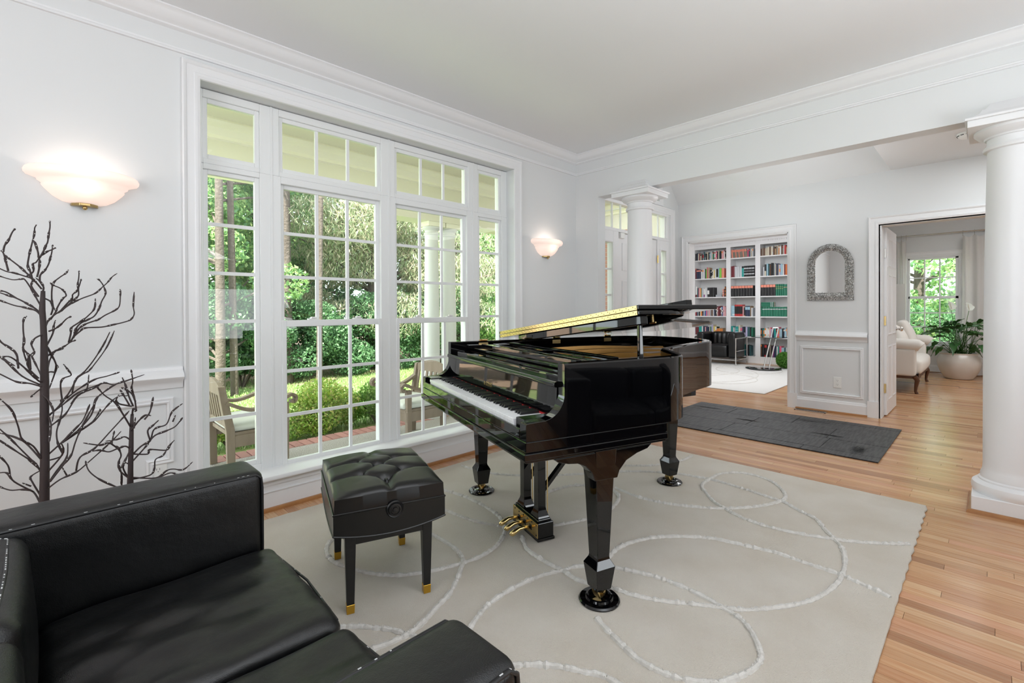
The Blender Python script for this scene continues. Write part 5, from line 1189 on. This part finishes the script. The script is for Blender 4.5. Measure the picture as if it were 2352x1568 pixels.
# side table
Tb = thing('side_table', 'round glass side table on slanted chrome posts beside the armchair', 'table', (10.62, 3.32, .0215))
MB().lathe([(.335, 0), (.335, .014), (.325, .018), (.001, .018)], (0, 0, 0), 48).build('base_disc', M_blackglass, Tb, smooth='auto')
topc = (.30, -.02)
MB().lathe([(.001, 0), (.33, 0), (.335, .005), (.33, .012), (.001, .012)], (topc[0], topc[1], .635), 48, cap=False).build('table_top', M_tableglass, Tb, smooth='auto')
MB().lathe([(.331, -.001), (.337, -.001), (.337, .013), (.331, .013)], (topc[0], topc[1], .635), 48, cap=False).build('top_rim', M_dark, Tb)
for s in (-1, 1): MB().tube([(.0, -.06+s*.05, .018), (.30, -.15+s*.05, .84)], .014, 10).build('post', M_chrome, Tb, smooth='auto')
MB().tube([(.30, -.20, .84), (.30, -.10, .84)], .012, 8).build('handle_bar', M_chrome, Tb)
def leafball(n, c, r, size, cols, seed, squash=(1, 1, 1), shell=.25):
    rg = np.random.default_rng(seed)
    d = rg.standard_normal((n, 3)); d /= np.linalg.norm(d, axis=1)[:, None]
    rad = 1-shell*rg.random(n)**1.3
    p = d*rad[:, None]*np.array(squash)*r+np.array(c)
    return leaves(p, size, cols, rg)
def leaves(p, size, cols, rg, droop=0.0, flat=None, asp=.55):
    n = len(p); a = rg.standard_normal((n, 3)); a[:, 2] -= droop; a /= np.linalg.norm(a, axis=1)[:, None]
    b = rg.standard_normal((n, 3))
    if flat is not None: b = b*(1-flat)+np.array([0, 0, 1])*flat*2
    s = np.cross(a, b); s /= (np.linalg.norm(s, axis=1)[:, None]+1e-9)
    L_ = size*(.6+.8*rg.random(n))[:, None]
    v = np.empty((n*4, 3)); v[0::4] = p-a*L_*.5; v[1::4] = p+s*L_*asp*.5; v[2::4] = p+a*L_*.5; v[3::4] = p-s*L_*asp*.5
    ci = rg.integers(0, len(cols), n); k = (.75+.5*rg.random(n))[:, None]
    return v, np.array(cols)[ci]*k
def leafmesh(name, v, col, m, parent=None, loc=None):
    n = len(v)//4; me = bpy.data.meshes.new(name); me.vertices.add(len(v)); me.vertices.foreach_set('co', v.astype(np.float32).ravel())
    me.loops.add(n*4); me.loops.foreach_set('vertex_index', np.arange(n*4, dtype=np.int32)); me.polygons.add(n)
    me.polygons.foreach_set('loop_start', np.arange(0, n*4, 4, dtype=np.int32))
    a = me.attributes.new('tone', 'FLOAT_COLOR', 'FACE'); c = np.ones((n, 4), np.float32); c[:, :3] = col; a.data.foreach_set('color', c.ravel())
    me.materials.append(m); me.update(calc_edges=True)
    o = bpy.data.objects.new(name, me); COL.objects.link(o)
    if parent: o.parent = parent
    if loc: o.location = loc
    return o
t = thing('topiary_ball', 'green leafy topiary ball at the edge of the library doorway', 'plant', (11.0, 3.02, .0215))
v, c = leafball(5000, (0, 0, .17), .17, .022, [(.10, .28, .03), (.14, .36, .05), (.07, .2, .02)], 4); leafmesh('foliage', v, c, M_moss, t)
MB().sphere((0, 0, .155), .135, 16, 10).build('core', M_moss, t, tone=(.04, .12, .01), smooth=True)
# ================================================================ boxwood planter in the foyer (seen in the piano side)
t = thing('boxwood_planter', 'clipped boxwood in a round pot, mirrored in the piano side', 'plant', (6.35, -.42, 0))
MB().lathe([(.13, 0), (.16, .10), (.17, .25), (.19, .30), (.17, .30), (.15, .26), (.001, .26)], (0, 0, 0), 32, cap=False).build('pot', M_pot, t, smooth='auto')
rg = np.random.default_rng(2); d = rg.uniform(-1, 1, (9000, 3)); q = np.abs(d).max(axis=1)[:, None]; d = d/q; p = d*np.array([.19, .19, .30])*(1-.12*rg.random((9000, 1)))+np.array([0, 0, .60])
v, c = leaves(p, .03, [(.05, .16, .02), (.08, .24, .03), (.10, .28, .04)], rg); leafmesh('foliage', v, c, M_moss, t)
# ================================================================ LOUNGE
LS = thing('cream_sofa', 'cream upholstered loveseat with curved walnut legs in the lounge', 'sofa', (10.02, 1.05, 0))
def ls(x0, x1, y0, y1, z0, z1, r, name, bulge=(0, 0, 0), n=(6, 6, 4), rot=None):
    return rbox(x1-x0, y1-y0, z1-z0, r, 4, n, bulge).build(name, M_fabric, LS, loc=((x0+x1)/2-10.02, (y0+y1)/2-1.05, (z0+z1)/2), smooth=True, rot=rot)
for x0, x1 in ((9.17, 9.33), (10.71, 10.87)): ls(x0, x1, .78, 1.45, .26, .66, .03, 'arm_panel')
for xc in (9.24, 10.80):
    m = MB().tube([(xc-10.02, -.33, .70), (xc-10.02, -.30, .72), (xc-10.02, .40, .745)], [.07, .085, .085], 20); m.build('arm_roll', M_fabric, LS, smooth='auto')
ls(9.30, 10.74, .72, 1.40, .27, .50, .07, 'seat', (.0, .02, .035)); ls(9.25, 10.79, 1.36, 1.55, .26, 1.0, .08, 'back', (0, .02, .01))
ls(9.20, 10.84, .80, 1.45, .22, .28, .012, 'base_frame').data.materials[0] = M_darkwood
ap = MB()
for i in range(22):
    x0 = -.80+1.6*i/22; x1 = -.80+1.6*(i+1)/22; h = lambda x: .235-.02*abs(math.sin(x*9))-(.03 if abs(x) > .7 else 0)
    ap.quad((x0, -.30, h(x0)), (x1, -.30, h(x1)), (x1, -.30, .29), (x0, -.30, .29)); ap.quad((x0, -.27, h(x0)), (x1, -.27, h(x1)), (x1, -.27, .29), (x0, -.27, .29)); ap.quad((x0, -.30, h(x0)), (x1, -.30, h(x1)), (x1, -.27, h(x1)), (x0, -.27, h(x0)))
ap.build('scalloped_apron', M_darkwood, LS)
for x in (9.205, 10.835):
    for y in (.775, 1.47):
        s = -1 if y < 1 else 1
        MB().tube([(x-10.02, y-1.05-s*.02, .26), (x-10.02, y-1.05+s*.012, .20), (x-10.02, y-1.05-s*.004, .10), (x-10.02, y-1.05-s*.008, .04), (x-10.02, y-1.05+s*.008, 0)], [.036, .032, .022, .019, .024], 10).build('leg', M_darkwood, LS, smooth='auto')
for (x, z) in ((9.7, .52), (10.2, .52)): MB().lathe([(.012, 0), (.010, .004), (.001, .006)], (x-10.02, -.1, z), 10).build('button', M_fabric, LS)
def pillow(x, y, z, s, lab, rot):
    m = rbox(s, .13, s, .055, 3, (10, 2, 10), (0, .05, 0)); m.v = [(a*(1+.10*(abs(a*c)/(s*s/4))), b, c*(1+.10*(abs(a*c)/(s*s/4)))) for a, b, c in m.v]
    tag(m.build('throw_pillow', M_fabric, None, loc=(x, y, z), rot=rot, smooth=True), lab, 'pillow')
pillow(10.30, .98, .80, .52, 'large pale pillow leaning at the far end of the cream sofa', (-.30, 0, .05))
pillow(9.56, 1.02, .80, .40, 'small rumpled pale pillow behind the near sofa arm', (-.35, .15, -.1))
pt_ = thing('potted_peace_lily', 'peace lily with two white blooms in a big ceramic pot', 'plant', (11.68, .40, 0))
MB().lathe([(.165, 0), (.19, .01), (.245, .10), (.285, .20), (.30, .29), (.292, .36), (.262, .42), (.252, .44), (.262, .455), (.262, .465), (.245, .465), (.238, .44), (.24, .40), (.001, .40)], (0, 0, 0), 48, cap=False).build('pot', M_pot, pt_, smooth='auto')
MB().lathe([(.235, .405), (.001, .412)], (0, 0, 0), 24, cap=False).build('soil', M_soil, pt_)
rg = np.random.default_rng(21)
def leafshape(L_, w, curve, nseg=9):
    m = MB(); n = nseg
    for i in range(n+1):
        t_ = i/n; wd = w*(math.sin(PI*min(1, t_*1.02)**.75))*(1-.25*t_) if 0 < i < n else .002
        x = L_*t_; z = L_*(.0+curve*(t_-t_*t_*1.9)); rip = .012*math.sin(i*2.2)
        m.v += [(x, -wd, z+wd*.35+rip), (x, 0, z), (x, wd, z+wd*.35-rip)]
    for i in range(n): m.f += [(3*i, 3*i+3, 3*i+4, 3*i+1), (3*i+1, 3*i+4, 3*i+5, 3*i+2)]; m.mi += [0, 0]
    return m
for k in range(64):
    a = rg.uniform(0, 2*PI); el = rg.uniform(.25, 1.35) if k > 14 else rg.uniform(1.0, 1.5)
    H = (rg.uniform(.30, .50) if el < .9 else rg.uniform(.42, .62)); L_ = rg.uniform(.22, .34); w = rg.uniform(.042, .075)
    d = Vector((math.cos(a)*math.cos(el), math.sin(a)*math.cos(el), math.sin(el)))
    root = Vector((rg.uniform(-.12, .12), rg.uniform(-.12, .12), .40)); tip = root+d*H
    midp = (root+tip)/2+Vector((0, 0, .05))
    MB().tube([root, midp, tip], [.005, .004, .003], 5).build('stem', M_leafdark, pt_, tone=[(.05, .15, .03)]*20 if False else (.05, .15, .03), smooth=True)
    tone = np.array([(.045, .14, .035), (.03, .10, .025), (.07, .19, .05), (.11, .20, .09)][rg.integers(0, 4)])*rg.uniform(.8, 1.3)
    lf = leafshape(L_, w, rg.uniform(.15, .5)).build('leaf', M_leafdark, pt_, tone=tone, smooth=True, fix=False)
    q = Matrix.Translation(tip) @ Matrix.Rotation(a+rg.uniform(-.4, .4), 4, 'Z') @ Matrix.Rotation(-(el-.75)*rg.uniform(.7, 1.2)+.15, 4, 'Y') @ Matrix.Rotation(rg.uniform(-.5, .5), 4, 'X')
    lf.matrix_local = q
for (y, z) in ((.10, 1.38), (-.13, 1.36)):
    MB().tube([(0, y*.2, .40), (-.03, y*.6, .9), (-.05, y, z-.14)], .004, 6).build('flower_stem', M_leafdark, pt_, tone=(.10, .22, .06), smooth=True)
    lf = leafshape(.20, .07, .5).build('white_spathe', M_spathe, pt_, smooth=True, fix=False); lf.matrix_local = Matrix.Translation((-.05, y, z-.15)) @ Matrix.Rotation(-PI/2+.25, 4, 'Y') @ Matrix.Rotation(.6, 4, 'X')
    MB().tube([(-.055, y, z-.12), (-.07, y+.01, z-.02)], [.009, .006], 8).build('spadix', M_cream, pt_, smooth=True)
rod = thing('curtain_rod', 'thin grey metal curtain rod above the lounge window', 'curtain rod', (12.28, .55, 2.70))
MB().tube([(0, -1.2, 0), (0, 1.0, 0)], .011, 10).build('rod', M_nickel, rod, smooth='auto')
MB().sphere((0, 1.01, 0), .022).build('finial', M_nickel, rod, smooth=True)
for y in (-.47, .93): MB().box(0, .14, y-.01, y+.01, -.01, .01).build('bracket', M_nickel, rod)
def curtain(ys, lab, y0, y1, zb, z1=2.64):
    t = thing('curtain', lab, 'curtain', (12.28, (y0+y1)/2, 0)); n = 60; m = MB()
    for i in range(n+1):
        u = i/n; y = y0+(y1-y0)*u-(y0+y1)/2
        for j in range(9):
            f = j/8; z = zb+(z1-zb)*f; amp = .045*(1-.35*f)
            sag = .05*abs(math.sin(PI*u*ys))*(f > .93)
            m.v.append((amp*math.sin(u*2*PI*ys*1.0+.6*math.sin(f*3)), y*(1+.08*(1-f)*math.sin(u*9)), z-sag))
    for i in range(n):
        for j in range(8): p = i*9+j; m.f.append((p, p+9, p+10, p+1)); m.mi.append(0)
    m.build('cloth', M_curtain, t, smooth=True, fix=False)
    for k in range(int(ys)+1):
        y = (y0-(y0+y1)/2)+(y1-y0)*k/int(ys)
        MB().tube([(.022*math.cos(a), y, 2.70+.022*math.sin(a)) for a in np.linspace(0, 2*PI, 14)], .0035, 5).tube([(0, y, 2.675), (0, y, 2.62)], .003, 5).build('curtain_ring', M_nickel, t, smooth=True)
curtain(5, 'long white curtain gathered on the right of the lounge window', -.42, .37, .02)
curtain(3, 'short white curtain panel on the left of the lounge window', 1.19, 1.42, .60)
tag(MB().box(12.16, 12.19, 1.19, 1.42, .55, 1.75).build('fabric_screen', M_curtain, bevel=.004), 'pale fabric screen panel standing left of the lounge window', 'screen')

# matching sofa on the far side of the room, mirrored in the piano side
S2 = copy_tree(S); S2.location = (2.9, -1.45, 0); S2.rotation_euler = (0, 0, PI/2)
S2['label'] = 'second black leather sofa behind the camera, mirrored in the piano side'
# ================================================================ GARDEN
G0 = -.30
gl = setting('lawn', 'green lawn in front of the porch')
nx, ny = 50, 60; m = MB()
for i in range(nx+1):
    for j in range(ny+1):
        x = -8+40*i/nx; y = 5.375+25*j/ny; m.v.append((x, y, G0+.05*math.sin(x*.7)*math.sin(y*.5)+.012*max(0, y-9)))
for i in range(nx):
    for j in range(ny): p = i*(ny+1)+j; m.f.append((p, p+ny+1, p+ny+2, p+1)); m.mi.append(0)
m.build('soil_and_grass', M_grass, gl, smooth=True, fix=False)
gh = lambda x, y: G0+.05*math.sin(x*.7)*math.sin(y*.5)+.012*max(0, y-9)
rg = np.random.default_rng(5)
n = 70000; X = rg.uniform(1.0, 11, n); Y = 5.9+rg.random(n)**.8*5.6; k = (X > Y*.17) & (X < Y*1.02); X, Y = X[k], Y[k]; n = len(X)
Z = G0+.05*np.sin(X*.7)*np.sin(Y*.5)+.012*np.maximum(0, Y-9)
h = rg.uniform(.03, .075, n); an = rg.uniform(0, PI, n); wv = .006+.003*rg.random(n)
v = np.empty((n*4, 3)); dx, dy = np.cos(an)*wv, np.sin(an)*wv; lx, ly = rg.normal(0, .02, n), rg.normal(0, .02, n)
v[0::4] = np.c_[X-dx, Y-dy, Z]; v[1::4] = np.c_[X+dx, Y+dy, Z]; v[2::4] = np.c_[X+lx+dx*.3, Y+ly+dy*.3, Z+h]; v[3::4] = np.c_[X+lx-dx*.3, Y+ly-dy*.3, Z+h]
c = np.array([(.24, .38, .13), (.32, .44, .18), (.42, .48, .26), (.18, .30, .09)])[rg.integers(0, 4, n)]*rg.uniform(.8, 1.2, (n, 1))
tag(leafmesh('grass', v, c, M_blade), 'short green grass covering the lawn', 'grass', kind='stuff')
# mulch strip
mu = setting('mulch_bed', 'brown leaf mulch along the edge of the woods')
m = MB()
for i in range(60):
    x0, x1 = -4+26*i/60, -4+26*(i+1)/60
    e = lambda x: 10.9-.10*x+.35*math.sin(x*1.1)
    m.quad((x0, e(x0), gh(x0, e(x0))+.02), (x1, e(x1), gh(x1, e(x1))+.02), (x1, 26, .25), (x0, 26, .25))
m.build('mulch', M_mulch, mu, smooth=True)
def lump_points(n, lumps, rg, shell=.35):
    w = np.array([l[3]**2 for l in lumps]); idx = rg.choice(len(lumps), n, p=w/w.sum())
    d = rg.standard_normal((n, 3)); d /= np.linalg.norm(d, axis=1)[:, None]
    rad = (1-shell*rg.random(n)**1.5)[:, None]
    L_ = np.array([l[:3] for l in lumps])[idx]; R_ = np.array([l[3] for l in lumps])[idx][:, None]
    s = np.array([1, 1, .75]); return L_+d*rad*R_*s
DECID = [(.24, .42, .15), (.36, .54, .22), (.16, .30, .11), (.50, .64, .30), (.22, .40, .21)]
DARK = [(.10, .22, .10), (.15, .30, .14), (.22, .38, .20), (.07, .15, .07)]
PINE = [(.34, .42, .24), (.44, .50, .32), (.26, .32, .19), (.56, .52, .38), (.46, .40, .30)]
AZ = [(.34, .48, .08), (.46, .56, .14), (.22, .36, .06), (.56, .50, .20), (.28, .42, .10)]
def trunkmesh(x, y, h, r, lean, rg):
    pts = [(x*0+lean[0]*t*h+.06*math.sin(3*t+x), lean[1]*t*h+.05*math.sin(4*t+y), -.2+t*(h+.2)) for t in np.linspace(0, 1, 9)]
    return MB().tube(pts, [r*(1.15-.6*t) for t in np.linspace(0, 1, 9)], 12)
def tree(name, lab, x, y, h, r, cols, n, size, lumps, lean=(0, 0), seed=0, droop=0, asp=.55, group=None, shell=.4):
    rg = np.random.default_rng(seed+100); z0 = gh(x, y)
    t = thing(name, lab, 'tree', (x, y, z0), 0, group)
    tm = trunkmesh(x, y, h, r, lean, rg)
    for l in lumps:   # limbs into the lumps
        zs = max(.4, l[2]-l[3]*.9); tm.tube([(lean[0]*zs, lean[1]*zs, zs), (l[0]*.5+lean[0]*zs*.5, l[1]*.5, (zs+l[2])/2), (l[0], l[1], l[2])], [r*.35, r*.25, .015], 6)
    tm.build('trunk', M_bark, t, smooth='auto')
    if n:
        p = lump_points(n, lumps, rg, shell)
        v, c = leaves(p, size, cols, rg, droop=droop, asp=asp, flat=.25 if not droop else None); leafmesh('crown', v, c, M_leaf, t)
    return t
def rl(rg, n, wx, wy, z0, z1, r0, r1): return [(rg.uniform(-wx, wx), rg.uniform(-wy, wy), rg.uniform(z0, z1), rg.uniform(r0, r1)) for _ in range(n)]
g = np.random.default_rng(77)
tree('pine_tree', 'thick pine with grey bark seen at the left of the second window', 3.74, 10.6, 9, .115, DECID, 9000, .10, rl(g, 8, 1.5, 1, 4.6, 7.5, .6, 1.0), seed=1)
tree('pine_tree', 'pale slim trunk in the middle of the second window', 4.13, 9.85, 8, .055, DECID, 3000, .10, rl(g, 4, .8, .6, 5.2, 7, .5, .8), (.01, 0), 2)
tree('leafy_tree', 'leafy tree with a grey trunk behind the left narrow window', 2.22, 9.8, 8, .075, DECID, 26000, .10, [(a+.3, b+1.5, c, d) for a, b, c, d in rl(g, 22, 1.5, .9, .9, 6.2, .45, .85)], (.02, 0), 3)
tree('leafy_tree', 'pale trunked tree at the top of the left narrow window', 2.50, 9.95, 9, .06, DECID, 14000, .10, [(a+.4, b+2.4, c, d) for a, b, c, d in rl(g, 14, 1.3, 1.0, 2.0, 6.8, .5, .9)], (.005, 0), 4)
tree('cedar_tree', 'feathery drooping cedar filling the second window', 6.0, 11.2, 7.5, .12, PINE, 46000, .13, rl(g, 34, 1.7, 1.0, 1.3, 6.0, .45, .85), (.0, 0), 5, droop=1.6, asp=.16)
tree('cedar_tree', 'feathery cedar behind the porch columns in the third window', 8.2, 10.6, 7.5, .12, PINE, 40000, .13, rl(g, 30, 1.6, 1.0, 1.2, 5.8, .45, .85), (.0, 0), 6, droop=1.6, asp=.16)
tree('leafy_tree', 'bright green tree behind the right narrow window', 11.0, 11.6, 8, .14, DECID, 30000, .12, rl(g, 26, 2.0, 1.2, .8, 6.4, .6, 1.0), (0, 0), 7)
tree('leafy_tree', 'leafy tree at the far left edge of the woods', .2, 12.2, 8, .13, DECID, 14000, .13, rl(g, 16, 1.6, 1.2, 1.0, 6.5, .6, 1.0), (0, 0), 8)
tree('leafy_tree', 'leafy tree far behind between the pine and the cedar', 4.2, 14.5, 9, .16, DECID, 26000, .14, rl(g, 26, 2.4, 1.4, .8, 7.4, .7, 1.2), (0, 0), 9)
tree('leafy_tree', 'leafy tree far behind the cedars', 8.6, 15.0, 9, .16, DARK, 26000, .15, rl(g, 26, 2.8, 1.4, .6, 7.4, .8, 1.3), (0, 0), 10)
tree('leafy_tree', 'leafy tree at the far right end of the woods', 14.5, 14.0, 9, .16, DECID, 26000, .16, rl(g, 26, 3.0, 1.6, .6, 7.4, .8, 1.3), (0, 0), 11)
tree('leafy_tree', 'dark leafy tree deep in the woods at the left', 1.6, 16.0, 9, .16, DARK, 20000, .16, rl(g, 22, 2.6, 1.4, .6, 7.6, .8, 1.3), (0, 0), 12)
def shrub(lab, x, y, lumps, cols, n, size, seed, name='shrub', shell=.35):
    t = thing(name, lab, 'shrub', (x, y, gh(x, y))); rg = np.random.default_rng(seed+300)
    m = MB()
    for l in lumps: m.tube([(0, 0, -.05), (l[0]*.4, l[1]*.4, l[2]*.4), (l[0], l[1], l[2])], [.02, .015, .006], 6)
    m.build('stems', M_bark, t); v, c = leaves(lump_points(n, lumps, rg, shell), size, cols, rg, flat=.2); leafmesh('foliage', v, c, M_leaf, t); return t
shrub('glossy dark shrub mass below the left narrow window trees', 2.85, 10.7, rl(g, 14, 1.0, .6, .4, 1.9, .4, .6), DARK, 22000, .075, 1)
shrub('dark shrub behind the lawn, left half of the second window', 4.1, 10.9, rl(g, 10, .8, .5, .3, 1.6, .35, .55), DARK, 16000, .07, 2)
shrub('dark ivy covered shrub behind the lawn, right half of the second window', 5.6, 10.9, rl(g, 12, .9, .5, .3, 1.8, .35, .6), DARK, 18000, .07, 3)
shrub('dark shrub behind the lawn in the third window', 7.6, 10.4, rl(g, 14, 1.2, .5, .3, 1.8, .4, .65), DARK, 20000, .075, 4)
shrub('sunlit shrub behind the lawn by the right narrow window', 10.0, 10.2, rl(g, 14, 1.4, .6, .3, 2.0, .4, .7), DECID, 18000, .085, 5)
shrub('bright yellow green azalea bush beside the porch', 2.52, 6.05, [(0, 0, .48, .30), (-.28, .05, .34, .26), (.26, .0, .36, .28), (.1, .15, .25, .3), (-.1, -.12, .25, .3), (.38, .1, .2, .22), (-.36, -.05, .18, .22)], AZ, 13000, .036, 6, shell=.5)
shrub('darker green azalea bush to the right of the bright one', 3.32, 6.0, [(0, 0, .42, .26), (-.22, .05, .28, .24), (.24, .0, .30, .26), (.1, .1, .2, .26), (.4, .05, .2, .22)], [(.12, .26, .05), (.18, .34, .07), (.30, .42, .12)], 10000, .036, 7, shell=.5)
shrub('low azalea bush behind the left garden chair', 1.55, 6.1, [(0, 0, .26, .22), (-.25, .05, .22, .2), (.25, .05, .22, .2)], AZ, 6000, .036, 8, shell=.5)
shrub('low green azalea bush behind the right garden chair', 4.35, 6.05, [(0, 0, .28, .24), (-.25, .05, .24, .2), (.28, .05, .24, .22)], [(.16, .30, .06), (.26, .42, .10)], 7000, .036, 9, shell=.5)
# trees outside the lounge window
tree('leafy_tree', 'dark trunked tree outside the lounge window', 17.0, .35, 8, .22, DECID, 16000, .13, rl(g, 16, 1.2, 2.2, 1.0, 6.0, .6, 1.0), (0, 0), 20)
tree('leafy_tree', 'leafy tree farther off outside the lounge window', 20.0, 1.6, 8, .15, DECID, 20000, .15, rl(g, 22, 1.4, 3.2, .5, 7.0, .8, 1.2), (0, 0), 21)
shrub('leafy shrub outside below the lounge window', 15.5, .9, rl(g, 12, .5, 1.6, .3, 1.5, .4, .7), DARK, 14000, .08, 22)
struct(MB().box(12.7, 40, -14, 16, -.5, -.32), 'ground_side', M_grass)
# ================================================================ GARDEN CHAIRS (teak, scroll arms)
def garden_chair(lab, loc, rz, slats=True):
    t = thing('garden_armchair', lab, 'chair', loc, rz)   # local: faces +x, width along y, z from the porch floor
    w, d = .66, .48
    for sy in (-1, 1):
        y = sy*(w/2-.03)
        MB().ext([(-d/2-.02, 0), (-d/2+.04, 0), (-d/2+.035, .42), (-d/2-.035, .80), (-d/2-.09, .80), (-d/2-.03, .42)], y-.022, y+.022, lambda a, b, dd: (a, dd, b)).build('rear_leg', M_teak, t, bevel=.004)
        MB().frus((d/2-.03, y, 0), [(.024, .024, 0), (.028, .026, .60)]).build('front_leg', M_teak, t, bevel=.004)
        ar = cr([(-d/2-.03, .66), (-d/2+.12, .585), (0, .575), (d/2-.06, .63), (d/2+.02, .665), (d/2+.06, .64), (d/2+.05, .60), (d/2+.015, .605)], 5)
        m = MB()
        for k in range(len(ar)-1):
            a, b = Vector((ar[k][0], 0, ar[k][1])), Vector((ar[k+1][0], 0, ar[k+1][1])); tt = (b-a).normalized(); nn = Vector((-tt.z, 0, tt.x))*.014
            m.add([(q.x, y+s_*.032, q.z) for s_ in (-1, 1) for q in (a-nn, a+nn, b+nn, b-nn)], [(0, 1, 2, 3), (4, 5, 6, 7), (0, 1, 5, 4), (1, 2, 6, 5), (2, 3, 7, 6), (3, 0, 4, 7)])
        m.build('arm', M_teak, t)
    MB().box(-d/2, d/2, -w/2+.03, w/2-.03, .36, .395).box(-d/2, d/2, -w/2+.015, -w/2+.04, .27, .37).box(-d/2, d/2, w/2-.04, w/2-.015, .27, .37).box(d/2-.03, d/2-.005, -w/2+.04, w/2-.04, .27, .37).build('seat_frame', M_teak, t, bevel=.003)
    xb = lambda z: -d/2-.002-(z-.42)*.155 if z > .42 else -d/2
    tp = cr([(-w/2+.03, .78), (-w/4, .83), (0, .85), (w/4, .83), (w/2-.03, .78)], 5)
    poly = tp+[(w/2-.03, .72), (-w/2+.03, .72)]
    MB().ext(poly, -.014, .014, lambda a, b, dd: (xb(.78)+dd, a, b)).build('top_rail', M_teak, t, bevel=.003)
    MB().box(xb(.46)-.012, xb(.46)+.012, -w/2+.04, w/2-.04, .44, .48).build('lower_rail', M_teak, t, bevel=.003)
    for k in range(7):
        y = -w/2+.085+(w-.17)*k/6
        MB().ext([(xb(.47)-.007, .47), (xb(.47)+.007, .47), (xb(.76)+.007, .76), (xb(.76)-.007, .76)], y-.018, y+.018, lambda a, b, dd: (a, dd, b)).build('slat', M_teak, t)
    rbox(d+.02, w-.08, .07, .03, 3, (6, 6, 1), (.01, .01, .02)).build('cushion', M_canvas, t, loc=(.01, 0, .432), smooth=True)
garden_chair('weathered teak garden chair with vertical slats behind the left window', (1.36, 4.84, -.15), .0)
garden_chair('weathered teak garden chair with scroll arms seen through the third window', (2.90, 4.55, -.15), PI)
